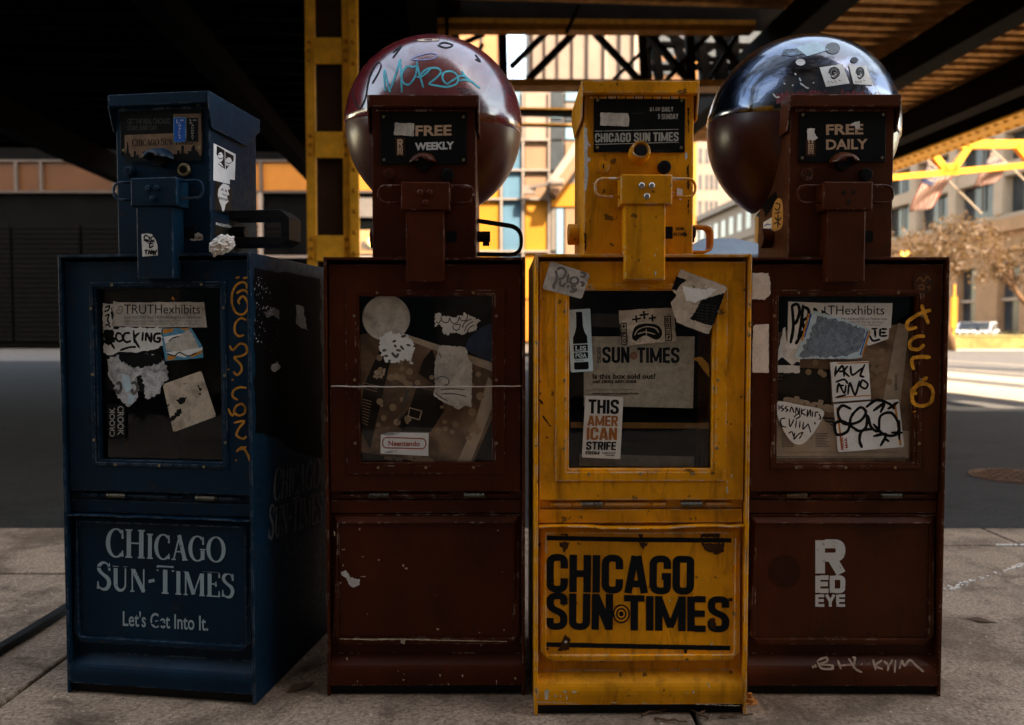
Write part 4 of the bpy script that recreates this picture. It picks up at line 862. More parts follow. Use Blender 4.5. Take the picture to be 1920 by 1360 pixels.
def swp(text, x0, y0, x1, y1, mat, dy=0):
    p, w_ = fontword(text, sans, .06); Pf.ink(fit(p, w_, (x0, y1), (x1, y1+dy), (x0, y0)), mat)
Pf.ink([poly2([(375,342),(882,331),(882,335),(375,346)]), poly2([(375,422),(882,409),(882,413),(375,427)])], M['l_grey'], None, 'print')
swp('CHICAGO SUN TIMES', 374, 358, 882, 412, M['l_grey'], -8)
Pf.ink(fit(*bfont('$1.00', .03), (706,226), (770,225), (706,198)) , M['l_grey']); swp('DAILY', 780, 198, 850, 226, M['l_grey'], -2)
Pf.ink(fit(*bfont('5', .04), (756,270), (770,270), (756,240)), M['l_grey']); swp('SUNDAY', 778, 240, 880, 272, M['l_grey'], -2)
Pf.ink(fit(*bfont('www.suntimes.com', 0), (418,473), (522,472), (418,466)) + fit(*bfont('FOR INFO CALL', 0), (728,467), (835,466), (728,460)) + fit(*bfont('Final Markets', 0), (600,242), (668,240), (600,230)), M['l_dim'])
Pf.sticker([(408,230),(575,236),(582,262),(578,316),(405,308)], M['p_grey'], 2, 16, name='tape', label='grey tape covering a word')
Pv = Face(yel, Surf(yel, 'y', YF['body']), .3088, 1000, 140)
p1 = []
for wd, a, b, c, d in (('COIN', 866, 928, 914, 946), ('RETURN', 851, 961, 930, 980)):
    q, w_ = fontword(wd, sans, .08); p1 += fit(q, w_, (a, d), (c, d-1), (a, b))
Pv.ink(p1, M['l_black'])
Pv.ink([poly2(jag(p, 3, 8, RND)) for p in ([(308,320),(325,325),(328,400),(350,430),(345,440),(330,425),(328,500),(348,510),(345,525),(328,530),(335,600),(325,680),(316,720),(308,700)], [(832,642),(852,615),(866,640),(862,652),(850,640),(838,650)], [(872,690),(905,695),(910,740),(895,765),(872,735)], [(850,710),(858,718),(850,722)], [(918,480),(932,470),(938,500),(925,520)], [(392,632),(398,640),(390,656)], [(362,655),(368,660),(362,668)])], M['chip_white'], None, 'paint_chip')
Pv.ink([poly2(jag(p, 4, 8, RND)) for p in ([(935,200),(946,200),(946,350),(940,360),(938,300)], [(932,560),(946,540),(946,700),(936,690)], [(310,960),(325,975),(322,1060),(310,1080)], [(936,760),(946,760),(946,850),(940,840)])], M['stain'], None, 'rust_stain')
Pq = Face(yel, Surf(yel, 'y', YF['pull']), .3088, 1000, 140)
Pq.ink([poly2(jag([(a, b), (a+c, b), (a+c*.5, b+d)], 1.5, 4, RND)) for a, b, c, d in ((548,1045,8,12), (545,1075,5,24), (735,1090,9,20), (748,1060,6,8), (735,1195,14,34), (700,1180,5,5), (560,1100,4,10), (650,1130,5,6))], M['chip_white'], None, 'paint_chip')
# ================================================================ BROWN BOX
qx, qy = place(1396, 1764, 1306, .46)
brn = newsbox('newspaper_box', qx, qy, R(-.3), .450, .45, 1.006, M['redbrown'], 'brown red newspaper box with black bubble top and RED EYE masthead, rightmost',
              hx=-.014, globe=((-.022, .268, 1.348), .236, M['dome_black'], M['globe_low_dark'], (R(3), R(7), 0)), hood='tongue', handle='knob', ly=.018, rimw=.015, bolts=False, bo=-.012, win=(-.155, .157, .538, .918), plate=(-.098, .098, .214, .330))
G = Face(brn, Surf(brn, 'y', YF['glass']), .3382, 1380, 470)
Fd = Face(brn, Surf(brn, 'y', YF['rim']-.0003), .3382, 1380, 470)
Fd.sticker([(64,125),(180,125),(186,165),(192,175),(192,238),(162,272),(64,272)], M['p_white'], 3, 10)
Fd.sticker([(96,420),(110,410),(182,408),(182,678),(92,676),(88,660),(92,500)], M['p_white'], 2, 14, label='tall half peeled white sticker on the left of the window')
k = G.sticker([(262,430),(275,425),(278,500),(355,560),(352,678),(195,678),(205,600),(225,560),(245,520)], M['p_white'], 3, 12, label='white sticker with a black mountain')
G.ink([poly2([(205,636),(245,598),(258,592),(280,610),(310,636)]), poly2([(312,636),(340,615),(353,622),(353,640)])], M['ink'], k, 'print')
k = G.sticker([(290,283),(350,285),(470,290),(480,420),(400,520),(360,548),(268,542),(285,500)], M['p_clean'], 0, label='white sticker with tall spiked black lettering')
G.lines([[(310,305),(318,420),(302,515)], [(305,310),(340,298),(352,340),(335,395),(318,410)], [(372,300),(362,400),(345,500)], [(372,310),(402,330),(398,370),(368,395),(392,450)], [(430,320),(440,330),(450,340)], [(330,520),(360,470),(380,440)]], 13, M['ink'], k)
k = G.sticker([(690,420),(850,425),(845,490),(735,528),(700,500)], M['p_clean'], 0)
G.lines([[(750,435),(785,430)], [(770,435),(772,480)], [(800,432),(798,475)], [(805,435),(838,436)], [(805,455),(832,455)], [(800,475),(840,472)], [(740,470),(760,500),(800,492)]], 9, M['ink'], k)
k = G.sticker([(440,290),(868,291),(866,340),(860,430),(700,428),(560,380),(470,325)], M['p_clean'], 1, 40, label='white strip printed THexhibits')
G.ink(txt('THexhibits', 508, 305, 822, 356), M['ink'], k); G.lines([[(492,308),(492,340),(480,350)]], 6, M['ink'], k)
G.ink(txt('UTH Exhibits[TE] on Twitter.com', 575, 373, 838, 388, .015) + txt('TRUTH Can Set US Free!', 632, 391, 815, 403) + txt('Don\'t want "TOUCH Home"!', 680, 408, 802, 418), M['ink_soft'], k)
k = G.sticker([(428,332),(560,370),(742,434),(745,460),(700,592),(660,600),(500,600),(340,600),(325,580),(360,500),(380,470)], M['p_sky'], 3, 12, label='blue grey scribbled over postal label')
G.ink([poly2(jag([(450,360),(560,385),(700,430),(720,455),(680,560),(600,585),(480,590),(350,590),(380,520),(420,450)], 8, 12, RND))], M['p_blue'], k, 'print')
G.lines([[(742,445),(700,585)], [(405,350),(365,500)]], 7, M['ink_orange'], k, taper=False); G.lines([[(730,445),(688,580)], [(418,350),(380,480)]], 5, M['ink_blue'], k, taper=False)
k = G.sticker([(520,620),(735,613),(748,825),(537,840),(528,700)], M['p_clean'], 1, 30, label='white sticker with black tag lettering')
G.ink([poly2([(560,622),(733,617),(733,624),(560,629)]), poly2([(560,812),(745,800),(745,806),(560,819)])], M['ink_orange'], k, 'print')
G.lines([[(555,640),(548,700)], [(550,690),(590,640),(600,700)], [(570,672),(600,668)], [(620,640),(600,670),(630,700)], [(635,640),(645,690),(700,650)], [(715,630),(690,690),(712,700)], [(552,730),(600,715),(620,740)], [(560,750),(600,748)], [(560,790),(570,740),(600,790),(610,745)], [(620,800),(632,735),(660,800),(685,720)], [(700,715),(730,740),(718,765),(690,750),(700,715)], [(552,815),(612,800)]], 9, M['ink'], k)
k = G.sticker([(540,852),(895,824),(903,830),(932,1080),(925,1090),(575,1118),(565,1110)], M['p_clean'], 0, label='large white postal label with a looping black tag')
G.lines([[(560,870),(588,1105)], [(880,840),(912,1080)]], 8, M['ink_orange'], k, taper=False)
G.ink(fit(*bfont('PRIORITY', .04), (600,1105), (592,1005), (583,1105)) + fit(*bfont('MAIL', .04), (622,1095), (614,1035), (606,1095)), M['ink_red'], k)
G.lines([[(640,880),(590,860),(565,900),(600,960),(680,950),(720,900),(690,870),(640,920),(620,1000),(560,1020),(550,960),(600,950),(680,1000),(720,980),(730,920),(750,980),(790,1000),(800,920),(860,900),(900,960),(890,1020),(820,1020),(760,960)], [(720,870),(780,830),(850,850),(880,880)], [(760,890),(820,850),(800,900)], [(700,1095),(685,1050),(700,1000),(760,990)], [(760,1030),(830,1020),(800,1085)], [(840,880),(900,840)], [(860,1010),(925,1010)], [(820,1040),(850,1060)], [(905,940),(905,1050)]], 12, M['ink'], k)
k = G.sticker(cat([(240,836),(360,858),(482,885),(470,945),(415,1030),(365,1074),(310,1062),(258,985),(222,880)], 4, True), M['p_clean'], 0, label='guitar pick shaped white sticker with a handwritten tag')
G.lines([[(238,855),(240,885)], [(262,858),(248,870),(265,880),(250,892)], [(285,862),(272,874),(288,884),(274,895)], [(298,898),(308,868),(322,900)], [(330,905),(335,872),(350,905),(352,872)], [(365,875),(362,912)], [(385,880),(362,895),(388,915)], [(398,880),(395,918),(412,885),(412,920)], [(425,890),(422,925)], [(440,895),(438,925)], [(440,895),(458,898)], [(460,905),(470,930),(458,935)], [(275,930),(250,935),(252,970),(280,980)], [(295,930),(300,975),(322,935)], [(320,925),(345,905),(355,920),(330,935)], [(335,940),(330,985)], [(355,945),(352,985)], [(375,950),(372,990),(400,960)], [(400,960),(415,1010)], [(435,950),(440,965)], [(290,1015),(310,1005),(318,1030)], [(325,1010),(322,1045),(345,1020),(370,1010),(350,1045)]], 5.5, M['ink'], k)
Dd = Face(brn, Surf(brn, 'y', YF['rim']-.0002), .3382, 1380, 470)
Dd.lines([[(1082,330),(1030,345),(985,370),(950,400),(955,435),(1005,425)], [(1028,300),(1045,350),(1068,408)], [(1048,475),(1000,478),(965,505),(968,540),(1010,548),(1045,520)], [(1080,592),(1020,590),(975,605),(985,662)], [(1062,702),(1015,735),(978,790),(985,845),(1030,862),(1080,840),(1092,780),(1065,745),(1020,742),(975,780),(1005,795)], [(988,890),(990,896)]], 15, M['g_orange'], None, 'graffiti')
k = Dd.sticker(ell(1040, 180, 58, 58, 30), flat('dark_round_sticker', (.05,.018,.008), .5, .4), 0, label='small round dark sticker at the upper right')
Dd.lines([[(1000,170),(1020,150),(1040,170),(1060,145),(1080,165)], [(1010,200),(1035,190),(1040,215),(1015,210)], [(1055,205),(1075,200),(1068,222)]], 6, flat('tan_print', (.16,.07,.02), .5), k)
Lc = Face(brn, Surf(brn, 'y', YF['card']), .3381, 1380, 900)
stack_re(Lc, 440, 335, 606, 703, M['l_white'])
Lc.sticker(ell(268, 508, 92, 92, 40), flat('faded_dark_disc', (.034,.009,.003), .5, .3), 0, name='faded_mark')
Lk = Face(brn, Surf(brn, 'y', YF['kick']), .3381, 1380, 900)
Lk.lines([[(425,1030),(430,1045)], [(438,1022),(444,1042)], [(450,1000),(475,1045),(545,1048)], [(455,1000),(500,985),(505,1005),(470,1022),(535,1030),(530,1045)], [(565,1000),(582,1050)], [(572,1030),(640,1025)], [(625,990),(660,1045),(700,1068)], [(645,985),(660,990),(650,1040)], [(695,1020),(698,1024)], [(730,1018),(736,1022)], [(760,995),(775,1055)], [(810,1000),(775,1030),(815,1050)], [(820,1005),(845,1030),(840,1060)], [(870,995),(850,1030)], [(885,1000),(880,1070)], [(905,1050),(920,1005),(935,1030),(965,1000),(1005,1035),(1042,1065)]], 9, M['g_silver'], None, 'graffiti')
Pf = Face(brn, Surf(brn, 'y', YF['plate']), .331, 1300, 50)
Pf.ink(txt('FREE', 752, 555, 963, 614, .03, -3), M['l_tan']); Pf.ink(txt('DAILY', 752, 640, 988, 698, .03, -4), M['l_tan'])
Pf.sticker([(636,640),(694,640),(694,735),(636,735)], flat('tan_patch2', (.05,.022,.012), .5), 0, name='print')
stack_re(Pf, 650, 600, 682, 722, M['l_tan'])
Pf.sticker([(645,577),(690,578),(685,600),(706,632),(680,645),(645,642)], M['p_clean'], 3, 8, name='tape')
Pf.sticker([(890,555),(915,540),(942,536),(946,575),(920,582),(915,562)], M['p_clean'], 3, 8, name='tape')
HS = Face(brn, Surf(brn, 'x', -.014-.118, -1), .331, 1300, 50)
k = HS.sticker([(396,1110),(445,1080),(448,1218),(398,1246)], M['p_clean'], 0, label='white sticker with a blue black face drawing')
HS.lines([[(402,1130),(420,1120),(438,1125)], [(405,1145),(420,1160),(440,1140)], [(410,1190),(425,1175),(430,1200),(412,1215)], [(432,1160),(428,1175),(438,1180)]], 5, M['ink_blue'], k)
k = HS.sticker(cat([(478,975),(500,985),(508,1040),(503,1130),(470,1158),(445,1150),(446,1080),(455,1010)], 5, True), flat('amber_sticker', (.50,.27,.06), .5), 0, label='amber sticker with black ornament')
HS.lines([[(465,1000),(490,1010),(480,1040),(460,1030)], [(460,1060),(495,1050)], [(462,1080),(480,1100),(500,1080)], [(455,1120),(475,1110),(495,1125)], [(480,1060),(478,1140)]], 6, M['ink'], k)
HS.sticker([(385,1010),(465,935),(478,965),(410,1085)], M['blackgloss'], 2, 10)
HS.sticker([(328,1040),(375,988),(380,1040),(328,1105)], M['p_clean'], 0)
gs = Surf(brn, 'sphere', Vector((-.022, .268, 1.348)), rad=.2366)
GS = Face(brn, gs, .331, 1300, 50)
GS.sticker([(495,165),(515,130),(590,125),(625,155),(560,165)], M['p_blue'], 3, 9)
GS.sticker([(580,118),(708,84),(766,132),(645,168)], M['p_sky'], 0, label='pale blue label on the crown of the dome', sub=8)
GS.ink([poly2(ell(790, 122, 42, 32, 30))], flat('grey_scuff', (.14,.15,.15), .5), None, 'scuff')
GS.ink([poly2(ell(607, 202, 27, 19, 26))], M['p_white'], None, 'sticker')
GS.ink([poly2(ell(912, 189, 21, 16, 26))], M['plate'], None, 'hole')
for a, b in (([(715,232),(845,212),(886,322),(752,342)], 0), ([(880,218),(978,222),(1020,332),(908,326)], 1)):
    k = GS.sticker(a, M['p_clean'], 0, label='white square sticker with a flower head drawing, %s of the pair' % ('left' if b == 0 else 'right'), sub=8)
    cx_, cy_ = (797, 262) if b == 0 else (944, 262); q = 1 if b == 0 else .75
    GS.lines([[(cx_+R_*q*math.cos(t), cy_+R_*math.sin(t)) for t in [i*.8+R_*.1 for i in range(8)]] for R_ in (30, 22, 13, 6)] + [[(cx_-15*q, cy_+28), (cx_, cy_+34), (cx_+15*q, cy_+26)]], 5, M['ink'], k)
    GS.lines([[(cx_-32*q, cy_+45), (cx_-28*q, cy_+58)], [(cx_-18*q, cy_+50), (cx_-4*q, cy_+55)], [(cx_+2*q, cy_+44), (cx_+14*q, cy_+56)], [(cx_+24*q, cy_+40), (cx_+38*q, cy_+46)]], 3, M['ink_soft'], k)
GS.lines([[(575,265),(582,275)], [(515,320),(520,328)], [(600,290),(610,310)], [(605,320),(640,345),(655,350)], [(680,315),(682,322)], [(450,380),(470,400),(488,398)], [(560,330),(566,336)]], 7, M['chip_white'], None, 'scuff')
rr = random.Random(9)
GS.ink([poly2(jag([(490+i*21, 395-(i*7 % 11)*3), (500+i*21, 362-(i*5 % 7)*5-rr.uniform(0,14)), (508+i*21, 398)], 4, 7, rr)) for i in range(26)], M['dome_black'], None, 'scuff') if False else None
# maroon band where the black paint of the dome has worn away above the seam
band = []; N_ = 60
up_ = [(470+i*10.5, 398-14*math.sin(math.pi*i/N_)-rr.uniform(6, 34)) for i in range(N_+1)]
GS.ink([([(470+i*10.5, 438-26*math.sin(math.pi*i/N_)) for i in range(N_+1)] + up_, [(i, i+1, N_+2+i, N_+1+i) for i in range(N_)])], M['dome_fringe'], None, 'worn_paint')
def bits2(F_):
    F_.sticker([(900,400),(960,420),(905,900),(800,900)], m_news, 0, name='print')
    F_.sticker([(230,640),(520,660),(530,860),(225,830)], m_dark, 0, name='print')
    F_.ink(fit(*bfont('ginde', .06), (250,865), (540,918), (262,790)), m_news, None, 'print')
    F_.ink(sum([txt('w nsk dba lor', 195, 690+i*18, 260, 698+i*18) for i in range(2)], []) + [poly2(ell(rr.uniform(380,560) if i % 2 else rr.uniform(740,850), rr.uniform(540,730), 17, 17, 14)) for i in range(22)], m_dot, None, 'print')
    F_.sticker([(460,920),(560,930),(560,975),(460,960)], m_dark, 0, name='print')
    F_.ink(txt('TRY POP-UP', 470, 932, 555, 944, .02, 5) + txt('THEM,', 480, 950, 540, 962, .02, 5), m_news, None, 'print')
    F_.sticker([(200,930),(470,930),(560,990),(960,1000),(960,1150),(210,1150)], m_news, 0, name='print')
    F_.ink([ribbon([(x, 1015+i*9), (x+rr.uniform(60,78), 1015+i*9)], 3.4) for x in (252, 440) for i in range(9)] + [ribbon([(345, 1015+i*9), (425, 1015+i*9)], 2.4) for i in range(4)] + [ribbon([(880, 690+i*9), (895, 690+i*9)], 4) for i in range(10)] + [ribbon([(265,1060),(265,1118),(900,1118)], 2), ribbon([(205,1143),(940,1146)], 3)], M['ink_soft'], None, 'print')
newspaper(brn, .3382, 1380, 470, [(150,480),(300,440),(700,430),(1000,400),(980,1190),(160,1190)], 'free newspaper with text columns behind the window of the rightmost box', pic_mat('newspaper_photo2', (.10,.055,.03), (.30,.17,.09), (.5,.32,.19), 9, 7), bits2)
# ================================================================ SETTING
def conc(name, c, c2, stain=.5, seed=1):
    t = NT(name); sp = t.noise(95, 5, .8, seed=seed); md = t.noise(7, 8, .7, seed=seed+3, dist=.6); bg_ = t.noise(2.0, 7, .7, seed=seed+6)
    col = t.mix(t.ramp(sp, [(.38, 0), (.62, 1)]), tint(c, .75), tint(c2, 1.12))
    col = t.mix(t.math('MULTIPLY', t.ramp(md, [(.48, 0), (.72, 1)]), stain), col, tint(c, .30))
    col = t.mix(t.math('MULTIPLY', t.ramp(bg_, [(.46, 0), (.62, 1)]), stain*.75), col, tint(c, .42))
    fl = t.noise(70, 2, .5, seed=seed+9); col = t.mix(t.ramp(fl, [(.70, 0), (.74, .8)]), col, tint(c2, 1.9))
    t.set(color=col, rough=.88, spec=.1); h = t.math('ADD', t.math('MULTIPLY', sp, .5), md); t.bump(h, .5, .012); return t.m
M['walk'] = conc('sidewalk_concrete', (.18,.122,.082), (.33,.24,.17), .95, 2)
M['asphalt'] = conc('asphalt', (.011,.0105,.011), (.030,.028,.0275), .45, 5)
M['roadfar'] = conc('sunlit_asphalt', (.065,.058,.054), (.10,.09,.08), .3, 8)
M['roadwhite'] = conc('worn_road_paint', (.24,.19,.14), (.34,.28,.21), .35, 9)
M['dark_deck2'] = flat('sooty_timber', (.005,.004,.0035), .95, .4, 6, spec=.05)  # left deck: its shade is put into this near-black colour
M['dark_deck'] = flat('tarred_timber', (.50,.26,.09), .8, .5, 6)  # right ties: light from below is put into the colour
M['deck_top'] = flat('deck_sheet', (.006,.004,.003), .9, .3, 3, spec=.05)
M['girder'] = flat('dark_girder', (.009,.007,.005), .9, .4, 8, spec=.06)
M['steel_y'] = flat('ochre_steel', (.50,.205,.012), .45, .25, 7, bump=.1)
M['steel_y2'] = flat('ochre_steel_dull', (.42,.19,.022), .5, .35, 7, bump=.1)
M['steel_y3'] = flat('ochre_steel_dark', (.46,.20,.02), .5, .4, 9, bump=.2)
M['sun_steel'] = flat('bright_ochre_steel', (.80,.40,.03), .45, .25, 7, bump=.1)  # brighter copy of the ochre steel, with the light put into its colour
M['recess'] = flat('brown_recess', (.045,.022,.012), .6, .4, 5)
def St(name, X, Y, Z=0, label=None, cat_=None, group=None, kind=None):
    r = empty(name, st(X, Y, Z), STA, label, cat_, group)
    if kind: r['kind'] = kind
    r['_o'] = (X, Y, Z); return r
def SB(r, name, x0, x1, y0, y1, z0, z1, mat, bevel=0):
    X, Y, Z = r['_o']; return MB().box(x0-X, x1-X, y0-Y, y1-Y, z0-Z, z1-Z).build(name, mat, r, bevel)
def WB(r, name, x0, x1, y0, y1, z0, z1, mat, bevel=0):
    X, Y, Z = r.location; return MB().box(x0-X, x1-X, y0-Y, y1-Y, z0-Z, z1-Z).build(name, mat, r, bevel)
def pw(px0, px1, py0, py1, Y):      # picture rectangle -> x0, x1, z0, z1 on the frontal plane Y
    a = at_y(px0, py1, Y); b = at_y(px1, py0, Y); return a.x, b.x, a.z, b.z
# ground
g = MB(); g.add([(-400,-60,-.14),(400,-60,-.14),(400,900,-.14),(-400,900,-.14)], [(0,1,2,3)])
tag(g.build('ground', flat('far_asphalt', (.010,.0095,.009), .95, .2, 2, spec=.03)), kind='structure')
rd = empty('road'); rd['kind'] = 'structure'
def sheet(name, pts, z, mat, parent=None, kind='structure'):
    me = bpy.data.meshes.new(name); me.from_pydata([(p[0], p[1], z) for p in pts], [], [tuple(range(len(pts)))]); o = link(name, me, mat, parent)
    if kind and not parent: o['kind'] = kind
    return o
o = sheet('asphalt_road', [st(-60,2.9,0), st(45,2.9,0), st(45,34,0), st(-60,34,0)], -.130, M['asphalt'])
o = sheet('avenue', [st(6.7,9.4,0), st(37,9.4,0), st(37,160,0), st(6.7,160,0)], -.125, M['roadfar'])
rd = None; bpy.data.objects.remove(bpy.data.objects['road'])
for i, (xa, xb, ya, yb) in enumerate([(7.6, 9.4, 9.5, 60), (10.2, 11.5, 9.5, 60), (12.4, 12.55, 9.5, 70), (15.6, 15.8, 9.5, 90)]):  # the first two strips are sunlit bands of road put into colour
    tag(sheet('lane_marking', [st(xa,ya,0), st(xb,ya,0), st(xb,yb,0), st(xa,yb,0)], -.120, M['roadwhite'], kind=None), ['broad worn white strip along the near edge of the sunlit avenue', 'narrow white lane line just beyond the broad worn strip', 'white lane line in the middle of the sunlit avenue', 'far white lane line of the avenue, nearest the planter'][i], 'road marking')
    bpy.data.objects[[ob.name for ob in COL.objects if ob.name.startswith('lane_marking')][-1]]['kind'] = 'structure'
# sidewalk slabs with real joints, kerb stones
wk = empty('sidewalk'); wk['kind'] = 'structure'
def slab(name, x0, x1, y0, y1, z1=0.0, mat=None, jit=0):
    mb = MB().box(x0+.006, x1-.006, y0+.006, y1-.006, -.13, z1)
    return mb.build(name, mat or M['walk'], wk, .006)
for (x0, x1) in ((-7.5,-5.9),(-5.9,-4.3),(-4.3,-2.7),(-2.7,-1.15),(-1.15,.4),(.4,2.0),(2.0,3.6),(3.6,5.2),(5.2,6.8)):
    ys = [-3.4, -1.9, -.4, 1.16, 2.74] if x1 < .3 else [-3.4, -1.9, -.4, 1.62, 3.10]
    for a, b in zip(ys[:-1], ys[1:]): slab('slab', x0, x1, a, b, RND.uniform(-.002, .001))
    slab('kerb_stone', x0, x1, ys[-1], 3.38, RND.uniform(-.001, .002))
slab('bedding', -7.5, 6.8, -3.42, 3.36, -.018, flat('joint_dirt', (.03,.025,.02), .9))
# dark rubber strip lying across the left of the pavement
a, b = at_z(-60, 1262), at_z(140, 1139)
mb = MB(); M['rubber'] = flat('rubber', (.010,.010,.011), .8); mb.strap([a+Vector((0,0,.012)), a.lerp(b,.5)+Vector((.004,0,.012)), b+Vector((0,0,.012)), b+(b-a)*.6+Vector((0,0,.012))], .022, .030, (0,0,1)).build('rubber_strip', M['rubber'], None, .004)
tag(bpy.data.objects['rubber_strip'], 'black rubber strip lying across the pavement at the left of the blue box', 'rubber strip')
sheet('left_pavement', [(-40,25,0),(-6,25,0),(-6,41.9,0),(-40,41.9,0)], -.118, conc('pale_paving', (.06,.054,.048), (.10,.09,.08), .3, 15))  # pale sheet painted in place of a far strip of sunlit road
# manhole
mc = at_z(1908, 894, -.13); r_ = empty('manhole_cover', mc, 0, 'round rusty manhole cover in the asphalt right of the boxes', 'manhole cover')
rust = flat('rusty_iron', (.07,.035,.02), .6, .5, 25, bump=.3)
MB().cyl((0,0), .29, 'z', -.01, .006, 40, hole=.262).build('ring', rust, r_)
MB().cyl((0,0), .255, 'z', -.01, .010, 40).build('lid', rust, r_)
nb = MB()
for i in range(7):
    for j in range(7):
        x, y = (i-3)*.066, (j-3)*.066
        if x*x+y*y < .05: nb.box(x-.02, x+.02, y-.02, y+.02, .0102, .016)
tag(nb.build('studs', rust, r_), kind='stuff')
# ---- elevated railway deck
DZ = 5.04
dk = St('elevated_railway_deck', 3, 8, DZ, 'dark underside of the elevated railway with rows of timber ties overhead', 'railway deck')
for sec in ((-36, .11, 3.9, 20.2), (.12, 4.65, 4.6, 10.9), (4.67, 9.3, 4.6, 18.2)):
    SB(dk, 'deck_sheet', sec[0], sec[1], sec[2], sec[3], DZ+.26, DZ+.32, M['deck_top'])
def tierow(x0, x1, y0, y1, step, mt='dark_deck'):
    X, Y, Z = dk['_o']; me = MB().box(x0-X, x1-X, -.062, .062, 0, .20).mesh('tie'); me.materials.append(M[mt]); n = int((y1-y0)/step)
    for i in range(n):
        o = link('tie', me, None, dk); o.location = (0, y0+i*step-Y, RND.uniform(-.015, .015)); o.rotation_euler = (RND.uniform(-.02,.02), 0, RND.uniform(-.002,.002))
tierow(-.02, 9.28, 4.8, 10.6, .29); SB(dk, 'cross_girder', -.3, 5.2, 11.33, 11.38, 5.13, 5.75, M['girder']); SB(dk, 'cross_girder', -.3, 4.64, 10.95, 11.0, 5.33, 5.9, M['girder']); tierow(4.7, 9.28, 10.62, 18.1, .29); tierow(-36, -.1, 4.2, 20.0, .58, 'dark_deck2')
for x, d in ((4.35, .50), (6.6, .52), (8.65, .52), (-.35, .5), (-3.4, .5), (-8, .6), (-14, .6), (-22, .6)):
    y1 = 18.3 if x > 0 else 20.2
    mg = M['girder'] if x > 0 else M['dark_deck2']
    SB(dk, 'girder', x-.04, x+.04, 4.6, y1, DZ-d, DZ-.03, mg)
    SB(dk, 'girder_flange', x-.17, x+.17, 4.6, y1, DZ-d-.035, DZ-d-.001, mg)
# the ochre outer girder with its riveted bottom flange
yg = St('ochre_girder', 9.4, 11, DZ-.7, 'sunlit ochre yellow riveted girder along the right edge of the railway deck', 'girder')
SB(yg, 'web', 9.40, 9.46, 4.6, 24, DZ-.66, DZ+.5, M['girder']); SB(yg, 'flange', 9.10, 9.72, 4.6, 24, DZ-.70, DZ-.662, M['sun_steel']); SB(yg, 'top_flange', 9.15, 9.7, 4.6, 24, DZ+.502, DZ+.54, M['steel_y2'])
rvm = bpy.data.meshes.new('rivet'); bm = bmesh.new(); bmesh.ops.create_icosphere(bm, subdivisions=1, radius=1); bm.to_mesh(rvm); bm.free(); rvm.materials.append(M['steel_y'])
for p in rvm.polygons: p.use_smooth = True
for i in range(30):
    for x in (9.22, 9.60):
        o = link('rivet', rvm, None, yg, loc=(x-9.4, 11.2+i*.24-11, -.004)); o.scale = (.05, .05, .03)
# transverse truss
tr = St('transverse_truss', 2, 11.5, 4.3, 'ochre and black lattice truss crossing the gap in the railway deck', 'truss')
X0, Y0, Z0 = tr['_o']
def tb(name, px0, py0, px1, py1, wpx, mat, Y=11.5, dep=.12):
    if name.endswith('chord'): Y = 11.2 if 'steel' in mat.name and 'recess' not in mat.name else 11.27
    a = st_y(px0, py0, Y); b = st_y(px1, py1, Y); k = Y/1500
    return MB().beam(Vector((a.x-X0, Y-Y0, a.z-Z0)), Vector((b.x-X0, Y-Y0, b.z-Z0)), dep, wpx*k).build(name, mat, tr)
tb('top_chord', 800, 46, 1410, 50, 9, M['steel_y3'], 11.55, .3); tb('top_chord', 800, 57, 1410, 59, 7, M['steel_y3'], 11.5, .2)
tb('bottom_chord', 800, 154, 1410, 157, 6, M['steel_y2'], 11.5, .2); tb('bottom_chord', 800, 163, 1410, 166, 6, M['steel_y2'], 11.55, .3)
for l in ((862,84,908,64,5), (942,64,944,150,17), (1026,60,958,126,9), (1076,62,990,150,12), (1115,62,1198,150,9), (1215,62,1292,152,10), (1292,62,1296,152,14), (1330,64,1250,150,9), (1340,62,1400,150,9), (1384,62,1330,150,8), (1204,64,1208,150,1)):
    tb('web_member', *l, M['girder'])
for l in ((1268,40,1420,-30,10), (1405,20,1300,190,14), (1250,62,1330,110,6), (1320,100,1380,60,8), (1290,110,1350,112,6), (1210,40,1216,160,5), (850,62,870,150,9), (905,84,862,150,6), (1350,150,1300,90,7), (1226,70,1236,150,18), (1262,62,1290,150,14), (1310,62,1322,150,20), (1350,62,1356,160,22), (1240,84,1420,88,8), (1220,128,1400,124,9), (1150,150,1240,62,6), (1376,64,1380,190,16), (1300,176,1400,170,12)):
    tb('brace', *l, M['girder'], 12.3)
tb('hanger', 837, 0, 838, 76, 5, M['girder'], 10.95, .05); tb('hanger', 1094, -10, 1062, 62, 6, M['girder'], 10.95, .05)
b2 = St('cross_beam', 2, 16, 5.2, 'thin dark beam crossing behind the truss, upper of two', 'beam')
for nm, py, hh, Y, lab in ((b2, 212, .14, 16, 0), (None, 236, .05, 18, 1)):
    if nm is None: nm = St('cross_beam', 2, Y, 5.2, 'thin dark rod crossing behind the truss, lower of two', 'beam')
    z = st_y(1030, py, Y).z; SB(nm, 'bar', -.5, 5, Y-.05, Y+.05, z-hh/2, z+hh/2, M['girder'])
    SB(nm, 'lip', -.5, 5, Y-.12, Y-.052, z+hh/2-.03, z+hh/2, M['steel_y2'])
